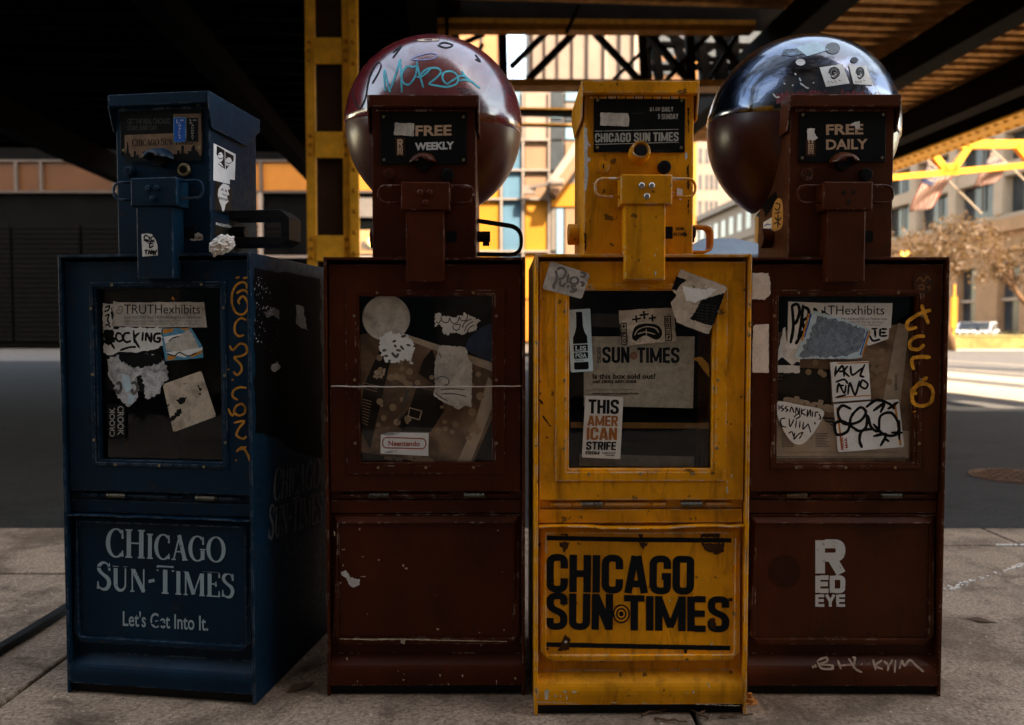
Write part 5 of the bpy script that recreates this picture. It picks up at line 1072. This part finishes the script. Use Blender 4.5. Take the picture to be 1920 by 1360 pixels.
# bracing truss, right
br = St('bracing_truss', 13, 18.3, 4.4, 'bright yellow triangular bracing below the railway deck at the right edge', 'truss')
def bb(name, px0, py0, px1, py1, wpx, mat=M['steel_y']):
    a = st_y(px0, py0, 18.3); b = st_y(px1, py1, 18.3); return MB().beam(Vector((a.x-13, 0, a.z-4.4)), Vector((b.x-13, 0, b.z-4.4)), .14, wpx*18.3/1500).build(name, mat, br)
bb('bottom_chord', 1600, 340, 2060, 298, 11); bb('top_chord', 1800, 272, 2060, 270, 16); bb('web_member', 1776, 325, 1745, 284, 12); bb('web_member', 1782, 325, 1816, 274, 12); bb('gusset', 1762, 320, 1794, 318, 22); bb('web_member', 1940, 316, 1905, 274, 11)
bb('hanger', 1745, 290, 1700, 300, 16)
# lattice columns
def column(pl, pr, Y, label, ztop=5.1, show=True):
    x0, x1 = at_y(pl, 400, Y).x, at_y(pr, 400, Y).x; w_ = x1-x0; cx = (x0+x1)/2
    r = empty('lattice_column', (cx, Y, -.13), 0, label, 'steel column'); y = 0
    z1 = ztop+.13
    MB().box(-w_/2, -w_/2+.080, 0, .03, 0, z1).build('angle_bar', M['sun_steel'], r, .004)
    MB().box(-w_/2, -w_/2+.02, .0305, .30, 0, z1).build('angle_bar', M['steel_y2'], r)
    MB().box(w_/2-.145, w_/2-.082, 0, .03, 0, z1).build('angle_bar', M['sun_steel'], r, .004)
    MB().box(w_/2-.080, w_/2, -.035, -.012, 0, z1).box(w_/2-.0815, w_/2-.07, -.0115, .30, 0, z1).build('channel', M['sun_steel'], r, .004)
    MB().box(-w_/2+.081, w_/2-.146, .05, .07, 0, z1).build('web_plate', M['recess'], r)
    bt = MB().box(-w_/2+.078, w_/2-.143, -.012, .012, -.112, .112).mesh('batten'); bt.materials.append(M['sun_steel'])
    rows = [at_y(pl, q, Y).z+.13 for q in (466, 272, 96)]; st_ = rows[1]-rows[0]; zs = [rows[0]-st_*i for i in range(1, 3)] + rows + [rows[2]+st_*i for i in (1, 2)]
    for z in zs:
        if z < .1 or z > z1-.1: continue
        link('batten', bt, None, r, .003, loc=(0, 0, z))
        for dz in (-.08, 0, .08):
            for x in (-w_/2+.040, w_/2-.114):
                o = link('rivet', rvm, None, r, loc=(x, -.002, z+dz)); o.scale = (.022, .02, .022)
    z = .2
    while z < z1:
        o = link('rivet', rvm, None, r, loc=(w_/2-.040, -.036, z)); o.scale = (.021, .018, .023); z += .18
    return r
column(575, 675, 7.0, 'ochre yellow riveted lattice column between the blue and the oxblood box')
c2 = column(1427, 1473, 11.75, 'ochre lattice column mostly hidden behind the rightmost box')
c3 = column(801, 847, 11.75, 'ochre lattice column hidden behind the oxblood box')
c4 = column(2010, 2070, 18.3, 'ochre lattice column beyond the right edge of the picture', 5.4)
# ---- buildings
def fac(root, name, px0, px1, py0, py1, Y, mat, d=.12, bevel=0):
    x0, x1, z0, z1 = pw(px0, px1, py0, py1, Y); return WB(root, name, x0, x1, Y-d, Y, z0, z1, mat, bevel)
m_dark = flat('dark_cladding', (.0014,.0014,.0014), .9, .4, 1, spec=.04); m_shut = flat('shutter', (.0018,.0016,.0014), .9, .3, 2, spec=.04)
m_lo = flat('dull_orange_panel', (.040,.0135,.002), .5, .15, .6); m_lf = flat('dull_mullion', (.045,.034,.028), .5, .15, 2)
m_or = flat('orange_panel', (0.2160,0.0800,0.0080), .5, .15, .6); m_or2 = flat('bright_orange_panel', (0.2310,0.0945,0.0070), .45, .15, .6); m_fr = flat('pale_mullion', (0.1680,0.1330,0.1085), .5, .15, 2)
m_bl = flat('blue_panel', (0.0490,0.0910,0.1260), .3, .2, .7); m_pb = flat('pale_blue_panel', (0.1120,0.1680,0.2030), .3, .2, .7); m_tan = flat('tan_panel', (0.1400,0.0805,0.0455), .5, .15, .7); m_pk = flat('pinkish_panel', (0.1680,0.1155,0.0875), .5, .15, .7)
m_grey = flat('grey_fascia', (0.0840,0.0700,0.0595), .6, .2, 1); m_glz = flat('dark_glazing', (.03,.033,.036), .12, .4, .5); m_lw = flat('pale_stone', (0.1176,0.0892,0.0711), .7, .12, .4)
LB = empty('shopfront_building', (-12, 42, 0), 0, 'long dark shopfront building with an orange panel band, behind the blue box', 'building')
xL, xR = at_y(-900, 400, 42).x, at_y(892, 400, 42).x
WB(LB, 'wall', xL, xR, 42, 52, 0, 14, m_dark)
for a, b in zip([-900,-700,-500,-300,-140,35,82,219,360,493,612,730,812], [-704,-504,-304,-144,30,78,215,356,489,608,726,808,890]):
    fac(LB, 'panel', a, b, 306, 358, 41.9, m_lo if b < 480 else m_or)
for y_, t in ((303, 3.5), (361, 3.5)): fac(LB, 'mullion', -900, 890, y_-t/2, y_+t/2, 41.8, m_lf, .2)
for x_ in (33, 80, 217, 358, 491, 610, 728, 810): fac(LB, 'mullion', x_-2, x_+2, 305, 359, 41.79, m_lf, .2)
for x_ in (491, 610, 728): fac(LB, 'mullion', x_-2, x_+2, 363, 640, 41.79, m_fr, .2)
fac(LB, 'panel', 462, 488, 364, 478, 41.9, m_or); fac(LB, 'mullion', 493, 890, 480, 484, 41.8, m_fr, .2)
fac(LB, 'fascia', 660, 726, 372, 408, 41.9, m_grey); fac(LB, 'shop_sign', 652, 726, 432, 476, 41.9, flat('sign_board', (.22,.13,.06), .6), .1)
k_ = txt('ndulge', 678, 446, 724, 474, .03)
class PlaneW:
    def __init__(s, root, Y): s.r = root; s.Y = Y
    def __call__(s, px, py, off=0): return at_y(px, py, s.Y-off) - s.r.location
emit('lettering', k_, PlaneW(LB, 41.7), .02, m_glz, [c for c in LB.children if c.name.startswith('shop_sign')][0])
sgl = bpy.data.objects['shop_sign'] if 'shop_sign' in bpy.data.objects else None
lampm = NT('lit_amber_lamp'); lampm.b.inputs['Emission Color'].default_value = (1,.5,.08,1); lampm.b.inputs['Emission Strength'].default_value = 1.2; lampm.set(color=(.8,.4,.05)); lampm = lampm.m
lp = at_y(700, 453, 40); lr = empty('round_lamp', lp, 0, 'round amber lamp beside the shop sign, left of the oxblood box', 'lamp')
MB().cyl((0,0), .26, 'y', -.12, .0, 24, .26).build('globe', lampm, lr, .05); MB().box(-.02,.02,-.02,1.8,-.03,.03).build('bracket', M['black_metal'], lr)
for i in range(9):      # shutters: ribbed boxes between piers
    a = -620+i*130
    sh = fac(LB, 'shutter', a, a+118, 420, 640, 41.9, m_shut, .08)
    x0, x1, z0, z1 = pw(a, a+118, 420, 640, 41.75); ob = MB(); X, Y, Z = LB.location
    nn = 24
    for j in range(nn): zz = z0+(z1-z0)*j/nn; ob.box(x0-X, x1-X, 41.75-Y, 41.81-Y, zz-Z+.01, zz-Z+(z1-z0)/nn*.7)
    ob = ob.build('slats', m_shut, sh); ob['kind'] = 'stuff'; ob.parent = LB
for i in range(0): fac(LB, 'window', -640+i*95, -580+i*95, 250, 292, 41.95, m_glz, .05)
# centre building of coloured panels
CB = empty('panel_building', (1.5, 30, 0), 0, 'building clad in blue, tan and orange panels behind the yellow box', 'building')
WB(CB, 'wall', at_y(893,0,30).x, at_y(1092,0,30).x, 30, 44, 0, at_y(0,168,30).z, m_grey)
cells = [(896,938,[(178,262,m_pk),(265,318,m_tan),(322,372,m_or2),(376,470,m_or2),(474,560,m_or2),(564,640,m_or)]), (943,977,[(172,206,m_pb),(208,262,m_pb),(266,318,m_bl),(323,372,m_bl),(377,470,m_bl),(474,560,m_bl),(564,640,m_bl)]),
         (984,1026,[(172,206,m_pk),(208,262,m_pk),(266,318,m_tan),(323,372,m_tan),(377,470,m_or2),(474,560,m_or2),(564,640,m_or)]), (1033,1056,[(172,202,m_glz),(206,222,m_pb),(226,262,m_glz),(266,320,m_glz)]), (1060,1088,[(172,190,m_pb),(194,210,m_lw),(214,228,m_glz),(232,262,m_pb),(266,320,m_tan)]),
         (1033,1042,[(392,470,m_grey)]), (1043,1056,[(392,640,m_pb)]), (1059,1090,[(392,640,m_tan)]), (1033,1090,[(345,388,m_or2)])]
for a, b, rows in cells:
    for y0, y1, m_ in rows: fac(CB, 'panel', a, b, y0, y1, 29.95, m_, .06)
for x_ in (895, 940, 980.5, 1029.5): fac(CB, 'mullion', x_-1.7, x_+1.7, 170, 640, 29.86, m_fr, .16)
for y_ in (264, 320.5, 374.5, 472): fac(CB, 'mullion', 893, 1031, y_-1.5, y_+1.5, 29.84, m_fr, .16)
a, b = at_y(1030, 352, 29.2), at_y(1092, 262, 29.2); X, Y, Z = CB.location
MB().beam(a-CB.location, b-CB.location, .5, .32).build('canopy_beam', m_fr, CB); a, b = at_y(1036, 366, 29.4), at_y(1096, 282, 29.4); MB().beam(a-CB.location, b-CB.location, .9, .32).build('canopy_beam', m_tan, CB)
cm = empty('security_camera', at_y(1045, 342, 28.6), 0, 'small white security camera on a bracket, left of the yellow box', 'camera')
MB().cyl((0,-.0), .16, 'x', -.25, .22, 16, .13).build('body', m_lw, cm, .02); MB().beam((-.2,.2,0), (-1.1,.6,-.1), .1, .1).build('bracket', m_lw, cm); MB().box(-1.2,-.75,.5,.7,-.32,-.02).build('mount', m_lw, cm)
# pale tower and neighbours seen through the truss
PT = empty('pale_tower', (5, 60, 0), 0, 'pale high rise with vertical joints seen through the truss', 'building')
x0, x1, z0, z1 = pw(992, 1214, -900, 640, 60); WB(PT, 'wall', x0, x1, 60, 80, 0, z1, m_lw)
for i, q in enumerate((1000, 1024, 1048, 1076, 1104, 1136, 1166, 1192)): fac(PT, 'pier', q-1.5, q+1.5, -900, 420, 59.95, m_fr if i % 2 else m_grey, .5)
for j in range(0):
    for q0, q1 in ((1002,1022),(1027,1046),(1051,1074),(1079,1102),(1107,1134),(1139,1164),(1169,1190)): fac(PT, 'window', q0+2, q1-2, -560+j*150, -470+j*150 if j < 4 else -440+j*150, 59.98, m_glz if j < 4 else m_pb, .05) if j < 4 else None
def block(name, px0, px1, py0, Y, mat, label, wins=None, dep=12):
    x0, x1, z0, z1 = pw(px0, px1, py0, 640, Y); r = empty('office_block', ((x0+x1)/2, Y, 0), 0, label, 'building'); WB(r, 'wall', x0, x1, Y, Y+dep, 0, z1, mat)
    if wins:
        for (a, b, c, d) in wins: fac(r, 'window', a, b, c, d, Y-.02, m_glz, .1)
    return r
block('b', 862, 931, -60, 56, flat('apricot_stone', (0.1750,0.0875,0.0385), .7, .1, .4), 'apricot coloured block at the left end of the truss gap', [(868,886,-20,20),(905,925,-20,20),(868,886,96,116),(900,905,66,96)])
block('b', 1216, 1300, 104, 58, flat('brown_stone', (0.0910,0.0476,0.0238), .7, .2, .4), 'brown block with dark slits right of the pale tower', [(1222,1260,116,124),(1222,1262,132,140),(1270,1285,108,140)])
block('b', 1225, 1450, -300, 175, m_glz, 'dark glass tower far beyond the truss', None)
# beige tower and street wall on the right of the avenue
BT = St('beige_tower', 45, 140, 0, 'beige tower with small dark windows seen between the yellow box and the right bubble', 'building')
a = st_y(1302, 600, 140); b = st_y(1420, 600, 140); SB(BT, 'wall', a.x, b.x, 140, 165, 0, 38, m_lw)
orr = st_y(1290, 600, 70); orb = st_y(1303, 600, 70); OS = St('orange_banner_block', orr.x, 70, 0, 'narrow orange clad block right beside the yellow box head', 'building'); SB(OS, 'wall', orr.x, orb.x, 70, 74, 0, 30, m_or2); 
for j in range(6): SB(OS, 'mullion', orr.x, orb.x, 69.9, 69.99, 4+j*4.5, 4.2+j*4.5, m_fr)
for j in range(6):
    for q in (1308, 1320, 1329, 1338): 
        c, d = st_y(q, 600, 140), st_y(q+5.5, 600, 140); SB(BT, 'window', c.x, d.x, 139.9, 140.02, 12+j*4.6, 14.6+j*4.6, m_glz)
SW = St('stone_street_wall', 38, 105, 0, 'pale stone building with cornice receding along the avenue, left of the right bubble', 'building')
SB(SW, 'wall', 38, 60, 86, 139, 0, 17.5, m_lw); SB(SW, 'cornice', 37.2, 60, 85.8, 139, 17.52, 18.3, m_lw); SB(SW, 'cornice', 37.6, 38, 86, 139, 12.8, 13.3, m_lw)
for i in range(16):
    for zz in (14, 9.6, 5.4, 1.4): SB(SW, 'window', 37.93, 38.05, 87.5+i*3.2, 89.1+i*3.2, zz, zz+2.3, m_glz)
FB = St('courthouse_building', 38, 60, 0, 'concrete framed building on a tan stone base, flags in front, at the right', 'building')
m_conc = flat('concrete_frame', (0.2604,0.2078,0.1546), .75, .1, .5); m_base = flat('tan_stone', (0.2415,0.1476,0.0798), .75, .15, .8)
SB(FB, 'wall', 38.6, 60, 42, 84, 0, 26, m_glz); SB(FB, 'stone_base', 38, 38.59, 42, 84, 5.4, 7.6, m_base); SB(FB, 'cornice', 37.5, 38.59, 42, 84, 7.61, 8.5, m_base); SB(FB, 'ledge', 37.7, 37.99, 42, 84, 6.3, 6.6, m_base)
SB(FB, 'plinth', 37.8, 38.59, 42, 84, 0, .5, m_base)
for i in range(9):
    y = 42.2+i*4.55; SB(FB, 'pier', 38, 38.59, y+2.25, y+4.55, .51, 5.39, m_base); SB(FB, 'transom', 38.3, 38.55, y, y+2.24, 2.9, 3.1, m_conc)
for j in range(6):
    z = 8.51+j*2.95
    SB(FB, 'spandrel', 37.9, 38.58, 42, 84, z, z+(.35 if j == 0 else .95), m_conc)
for i in range(9):
    y = 42.6+i*5.2; SB(FB, 'concrete_pier', 37.8, 38.57, y, y+.9, 8.9, 26, m_conc)
    for j in range(6): SB(FB, 'window_frame', 38.4, 38.5, y+2.9, y+3.02, 9.5+j*2.95, 11.4+j*2.95, m_grey)
# flags
m_rs = flat('flag_red', (.11,.03,.018), .8, .2, 1); m_ws = flat('flag_white', (0.1785,0.1421,0.1137), .8, .1, 1); m_cn = flat('flag_navy', (.02,.022,.04), .8, .2, 1)
def flag(A, B, C, D, tip, foot, Y, label):
    r = empty('flag', at_y(foot[0], foot[1], Y+5), 0, label, 'flag', 'flags on the concrete building'); L0 = r.location.copy()
    P = lambda q, yy: at_y(q[0], q[1], yy) - L0
    MB().tube([P(foot, Y+5), P(tip, Y-2)], .055, 6).build('flagpole', m_conc, r)
    def pt(u, v):      # u along the hoist 0..1, v to the fly
        a = Vector(A).lerp(Vector(B), u); b = Vector(D).lerp(Vector(C), u); q = a.lerp(b, v); return P((q.x+1.5*math.sin(v*5+u*3), q.y), Y + .35*math.sin(v*7+u*5))
    vis = []
    for k in range(13):
        vs = []; fs = []
        for j in range(15):
            v = j/14
            vs += [pt(k/13, v), pt((k+1)/13, v)]
        for j in range(14): fs.append((2*j, 2*j+1, 2*j+3, 2*j+2))
        o = MB().add(vs, fs).build('stripe', m_rs if k % 2 == 0 else m_ws, r, smooth=True)
        sd = o.modifiers.new('t', 'SOLIDIFY'); sd.thickness = .02
    vs = []; fs = []
    for i in range(7):
        for j in range(7): vs.append(pt(i/6*7/13, j/6*.4) + Vector((0, -.06, 0)))
    for i in range(6):
        for j in range(6): k = i*7+j; fs.append((k, k+1, k+8, k+7))
    cn = MB().add(vs, fs).build('canton', m_cn, r, smooth=True)
    sb = MB()
    for i in range(5):
        for j in range(5): c = pt((i+.6)/6*7/13, (j+.6)/6*.4) + Vector((0, -.1, 0)); sb.box(c.x-.05, c.x+.05, c.y-.01, c.y+.01, c.z-.05, c.z+.05)
    sb.build('stars', m_ws, r)
flag((1738,304), (1785,332), (1745,392), (1706,398), (1728,290), (1840,400), 44, 'striped flag hanging from a slanted pole, left of the two')
flag((1856,284), (1893,312), (1866,342), (1828,352), (1846,268), (1958,372), 44, 'striped flag hanging from a slanted pole, right of the two')
# ---- planter, hedge, far kerb, car, post, trees
PL = empty('planter', at_z(1860, 655, -.12), 0, 'long mossy planter wall across the avenue at the right', 'planter')
MB().box(-9, 14, 0, .35, 0, .66).build('wall', flat('mossy_wall', (0.1200,0.0900,0.0300), .85, .45, 1.5), PL, .03); MB().box(-9.1, 14.1, -.06, .41, .661, .73).build('coping', flat('mossy_coping', (0.1800,0.1440,0.0600), .8, .4, 2), PL, .02)
sheet('far_pavement', [st(16,36.2,0), st(37.9,36.2,0), st(37.9,86,0), st(16,86,0)], -.115, conc('far_paving', (.25,.2,.16), (.35,.3,.25), .3, 12))
def leafmesh(name, pts, size, rr, mat, parent=None, aspect=.55):
    vs, fs = [], []
    for p in pts:
        a = Vector((rr.gauss(0,1), rr.gauss(0,1), rr.gauss(0,1))).normalized(); b = a.orthogonal().normalized(); b.rotate(Matrix.Rotation(rr.uniform(0,6.28), 3, a)); c = a.cross(b); s_ = size*rr.uniform(.6, 1.35)
        n = len(vs); vs += [p-b*s_, p+c*s_*aspect, p+b*s_, p-c*s_*aspect]; fs.append((n, n+1, n+2, n+3))
    me = bpy.data.meshes.new(name); me.from_pydata([tuple(v) for v in vs], [], fs); return link(name, me, mat, parent)
def leafmat(name, c, c2):
    t = NT(name); n = t.noise(1.6, 3, .6); n2 = t.noise(30, 2, .5); t.set(color=t.mix(t.ramp(n2, [(.35, 0), (.65, 1)]), t.mix(t.ramp(n, [(.35, 0), (.65, 1)]), c, c2), tint(c, .7)), rough=.6)
    tl = t.n('ShaderNodeBsdfTranslucent'); tl.inputs[0].default_value = hexless(tint(c2, 1.3)); mx = t.n('ShaderNodeMixShader'); mx.inputs[0].default_value = .35
    t.l(t.b.outputs[0], mx.inputs[1]); t.l(tl.outputs[0], mx.inputs[2]); t.l(mx.outputs[0], t.out.inputs[0]); return t.m
rr = random.Random(21)
base = PL.location
hedge = leafmesh('hedge', [base + Vector((rr.uniform(-9,14), rr.uniform(.4,1.4), .70+abs(rr.gauss(0,.10)))) for _ in range(2600)], .07, rr, leafmat('hedge_leaf', (.035,.035,.01), (.08,.06,.012)))
tag(hedge, 'low ragged hedge behind the planter wall', 'hedge', kind='stuff')
bark = flat('tree_bark', (.075,.040,.020), .85, .4, 12, bump=.3)
def tree(px, py, Y, hgt, label, seed, lm, spread=1.0, nleaf=3000):
    rr = random.Random(seed); o = at_z(px, py, -.12); s_ = Y/o.y; o = C0 + (o-C0)*s_; o.z = -.12
    r = empty('street_tree', o, 0, label, 'tree'); tips = []; mb = MB()
    def grow(p, d, L, rad, lev):
        pts = [p]; q = p.copy(); dd = d.copy(); n = 5
        for i in range(n):
            dd = (dd + Vector((rr.gauss(0,.16), rr.gauss(0,.16), rr.gauss(.02,.10)))).normalized(); q = q + dd*L/n; pts.append(q.copy())
            if lev >= 2: tips.append(q.copy())
        mb.tube(pts, rad, 6 if lev < 2 else 4, rs=[rad*(1-.5*i/n) for i in range(n+1)])
        if lev < 4:
            for k in range(rr.choice((2, 3, 3)) if lev else 4):
                a = rr.uniform(0, 6.28); sp = rr.uniform(.45, .95)*spread; nd = (dd + Vector((math.cos(a)*sp, math.sin(a)*sp, rr.uniform(-.15, .35)))).normalized()
                grow(pts[rr.choice((3, 4, 5)) if lev else 5], nd, L*rr.uniform(.62, .86), rad*.55, lev+1)
    grow(Vector((0,0,0)), Vector((.05, 0, 1)), hgt*.27, hgt*.024, 0)
    mb.build('trunk', bark, r, smooth=True)
    pts = [t + Vector((rr.gauss(0,.22), rr.gauss(0,.22), rr.gauss(0,.2))) for t in (rr.choice(tips) for _ in range(nleaf))]
    leafmesh('crown', pts, .095, rr, lm, r); return r
lm1 = leafmat('autumn_leaf', (.062,.032,.009), (.13,.068,.016))
tree(1784, 652, 38, 9.4, 'sparse amber leaved autumn tree before the tan stone base, trunk beside the rightmost box', 5, lm1, 1.5, 3300)
tree(1965, 652, 41, 9.6, 'sparse autumn tree at the right edge of the picture', 12, lm1, 1.5, 3300)
tree(1640, 652, 46, 7.0, 'sparse autumn tree mostly behind the rightmost box', 17, lm1, 1.0, 2200)
po = at_z(1787, 652, -.12); po = C0 + (po-C0)*(39/po.y); po.z = -.12; ps = empty('orange_post', po, 0, 'slim orange banner post beside the tree trunk', 'post')
MB().cyl((0,0), .05, 'z', 0, 3.2, 10).build('pole', M['steel_y2'], ps); MB().box(-.16,.16,-.03,.03,1.1,2.6).build('banner', m_or2, ps)
ts = empty('traffic_signal', C0+(at_z(1692,652,-.12)-C0)*(40/at_z(1692,652,-.12).y), 0, 'small amber traffic signal above the rightmost box', 'traffic signal'); ts.location.z = -.12
zt = at_y(1700, 478, 40).z+.12; MB().cyl((0,0), .06, 'z', 0, zt-.3, 8).build('pole', M['girder'], ts); MB().box(-.22,.22,-.12,.12,zt-.3,zt+.2).build('housing', M['steel_y2'], ts, .02); MB().cyl((-.1, zt), .09, 'y', -.2, -.121, 12).cyl((.12, zt), .09, 'y', -.2, -.121, 12).build('lamp', lampm, ts)
# car behind the planter
def car(loc, rz, label):
    r = empty('parked_car', loc, rz, label, 'car'); body = flat('white_car_paint', (.62,.62,.62), .25, .05, 1)
    prof = [(-2.15,.30),(-2.2,.62),(-2.1,.86),(-1.45,.98),(-.85,1.42),(.75,1.45),(1.45,1.05),(2.05,.98),(2.2,.85),(2.2,.35),(1.85,.26),(-1.85,.26)]
    MB().prism(prof, 'y', -.86, .86).build('body', body, r, .06)
    gl = [(-1.30,1.00),(-.80,1.37),(.70,1.39),(1.28,1.04)]
    for s in (-1, 1): MB().prism(gl, 'y', min(s*.865, s*.88), max(s*.865, s*.88)).build('window', m_glz, r); MB().box(-.06,.02, min(s*.881,s*.89), max(s*.881,s*.89), 1.0, 1.42).build('pillar', body, r)
    MB().prism([(-1.47,1.0),(-.88,1.40),(-.92,1.42),(-1.52,1.02)], 'y', -.74, .74).build('windscreen', m_glz, r); MB().prism([(1.47,1.08),(.80,1.42),(.84,1.45),(1.51,1.10)], 'y', -.74, .74).build('rear_window', m_glz, r)
    for x in (-1.35, 1.35):
        for s in (-1, 1):
            wl = MB().cyl((x,.33), .33, 'y', min(s*.70,s*.885), max(s*.70,s*.885), 22).build('wheel', M['black_metal'], r); MB().cyl((x,.33), .2, 'y', min(s*.886,s*.90), max(s*.886,s*.90), 18).build('rim', M['steel'], wl)
    for s in (-1, 1): MB().box(-2.22,-2.13, s*.68-.14, s*.68+.14, .66,.80).build('headlight', m_pb, r); MB().box(2.13,2.22, s*.68-.12, s*.68+.12, .72,.88).build('tail_light', m_rs, r)
c_ = at_z(1832, 652, -.12); c_ = C0 + (c_-C0)*(46/c_.y); c_.z = -.12; car(c_, R(52), 'white car parked behind the planter wall')
# wall of buildings behind the photographer, across the pavement
BK = empty('brick_building', (0, -6, 0), 0, 'dark brick building behind the photographer, out of the picture', 'building')
m_brk = flat('buff_stone', (.10,.072,.05), .85, .4, 3)
MB().box(-10, 13, -10, 0, 0, 62).build('tower', m_brk, BK); MB().box(-60, -10.01, -10, -.02, 0, 15).build('wall', m_brk, BK); MB().box(13.01, 40, -10, -.02, 0, 14.5).build('wall', m_brk, BK)  # unseen tall tower added to shade the left shopfront and dim the box fronts
for i in range(16):
    for j in range(3): MB().box(-38+i*4.9, -35.8+i*4.9, .001, .06, 4.4+j*3.5, 6.6+j*3.5).build('window', m_glz, BK)
for i in range(10): MB().box(-38+i*7.8, -32+i*7.8, .001, .10, .4, 3.3).build('shop_window', m_glz, BK)
# ---- small things
# grey moulded box behind the yellow one
gy = 2.55; x0 = at_y(1308, 470, gy).x; gb = empty('newspaper_box', (x0+.10, gy, 0), 0, 'grey box with a pale moulded plastic lid, behind the yellow box', 'newspaper box')
m_pl = flat('pale_plastic', (.20,.23,.26), .15, .12, 8); zt = at_y(1350, 476, gy).z; zp = at_y(1350, 447, gy+.1).z
MB().box(-.14,.24,.02,.42,.0,zt-.02).build('body', flat('grey_plastic', (.06,.06,.065), .5), gb, .01)
lidm = MB(); A_ = [(-.16,0),(.26,0),(.26,.44),(-.16,.44)]; B_ = [(-.06,.10),(.04,.09),(.09,.30),(-.04,.32)]
lidm.add([(x,y,zt-.02) for x,y in A_]+[(x,y,zt) for x,y in A_]+[(x,y,zp) for x,y in B_], [(0,3,2,1)]+[(i,(i+1)%4,4+(i+1)%4,4+i) for i in range(4)]+[(4+i,4+(i+1)%4,8+(i+1)%4,8+i) for i in range(4)]+[(8,9,10,11)])
lidm.build('lid', m_pl, gb, .008)
# crumpled tissue on the blue box
tp = blue.matrix_basis
bm = bmesh.new(); bmesh.ops.create_icosphere(bm, subdivisions=4, radius=1); rr = random.Random(4)
dirs = [(Vector((rr.gauss(0,1), rr.gauss(0,1), rr.gauss(0,1))).normalized(), rr.uniform(3, 9), rr.uniform(0, 6)) for _ in range(9)]
for v in bm.verts:
    d = v.co.normalized(); k = 0
    for a, f_, ph in dirs: k += abs(math.sin(d.dot(a)*f_*1.5+ph))
    k = .45 + k*.115; v.co = Vector((d.x*.024*k, d.y*.019*k, (d.z*.019 + .006*d.x)*k))
me = bpy.data.meshes.new('crumpled_paper'); bm.to_mesh(me); bm.free()
inv = (Matrix.Translation(blue.location) @ Matrix.Rotation(blue.rotation_euler.z, 4, 'Z'))
sf = Surf(blue, 'y', -.008); pc = inv @ sf(413, 460); o = link('crumpled_paper', me, flat('tissue', (.66,.60,.54), .8, .1, 30)); o.location = (pc.x, pc.y+.012, 1.012+.016)
tag(o, 'crumpled white tissue on top of the blue box beside its coin head', 'tissue')
# litter at the foot of the yellow box
def twig(px, py, L, a, label):
    p = at_z(px, py); pts = [p + Vector((math.cos(a)*L*i/5 + rr.gauss(0,.003), math.sin(a)*L*i/5 + rr.gauss(0,.003), .004 + .003*(i % 2))) for i in range(6)]
    tag(MB().tube([q-p for q in pts], .0022, 5, rs=[.003-.0003*i for i in range(6)]).build('twig', bark, None, loc=p), label, 'twig', 'twigs on the pavement in front of the yellow box')
for q in ((1205,1346,.10,.5,'dry twig under the middle of the yellow box, leftmost of the twigs'), (1225,1350,.07,-.3,'short dry twig, second from the left under the yellow box'), (1310,1346,.09,.9,'dry twig right of the middle, under the yellow box'), (1330,1352,.12,2.2,'longest dry twig, pointing left, below the right half of the yellow box'), (1345,1348,.08,.1,'dry twig lying parallel to the yellow box, rightmost of the twigs')): twig(*q)
cp = at_z(1406, 1316); bo = empty('anchor_bolt', cp, 0, 'rusty anchor bolt at the lower right foot of the yellow box', 'bolt')
ro = flat('orange_rust', (.36,.15,.04), .7, .4, 60, bump=.4); MB().cyl((0,0), .012, 'z', 0, .010, 6).build('nut', ro, bo, .001); MB().cyl((0,0), .0055, 'z', .010, .020, 10).build('shank', ro, bo); MB().cyl((0,0), .018, 'z', 0, .0018, 18, hole=.0125).build('washer', ro, bo)
lf = leafmat('dry_leaf', (.10,.05,.02), (.16,.08,.03))
for i, (px, py, lab) in enumerate(((1840,1165,'dry brown leaf on the pavement at the right'), (565,1290,'dry leaf on the pavement between the blue and oxblood boxes'))):
    p = at_z(px, py); pts = [(-.04,0,.001),(-.01,.018,.006),(.04,.004,.001),(.0,-.016,.004)]
    o = MB().add(pts, [(0,1,2),(0,2,3)]).build('fallen_leaf', lf, None, loc=p); o.rotation_euler = (0,0,i*1.3-.5); o.modifiers.new('t','SOLIDIFY').thickness = .0006; tag(o, lab, 'leaf')
# sprinkled crumbs of safety glass on the pavement, right
vs = MB(); p0, p1 = at_z(1775, 1108), at_z(1925, 1058)
for i in range(70):
    t = rr.random(); c = p0.lerp(p1, t) + Vector((rr.gauss(0,.008), rr.gauss(0,.006), 0)); s_ = rr.uniform(.0015, .0035); vs.box(c.x-s_, c.x+s_, c.y-s_, c.y+s_, .0, s_*1.6)
for i in range(20): c = at_z(rr.uniform(1870, 1925), 1023); s_ = rr.uniform(.002, .005); vs.box(c.x-s_, c.x+s_, c.y-s_, c.y+s_, .0, s_)
tag(vs.build('glass_crumbs', flat('glass_crumb', (.8,.8,.78), .1, .05)), 'trail of tiny pale crumbs of broken glass on the right pavement', 'debris', kind='stuff')
SC.render.engine = 'CYCLES'
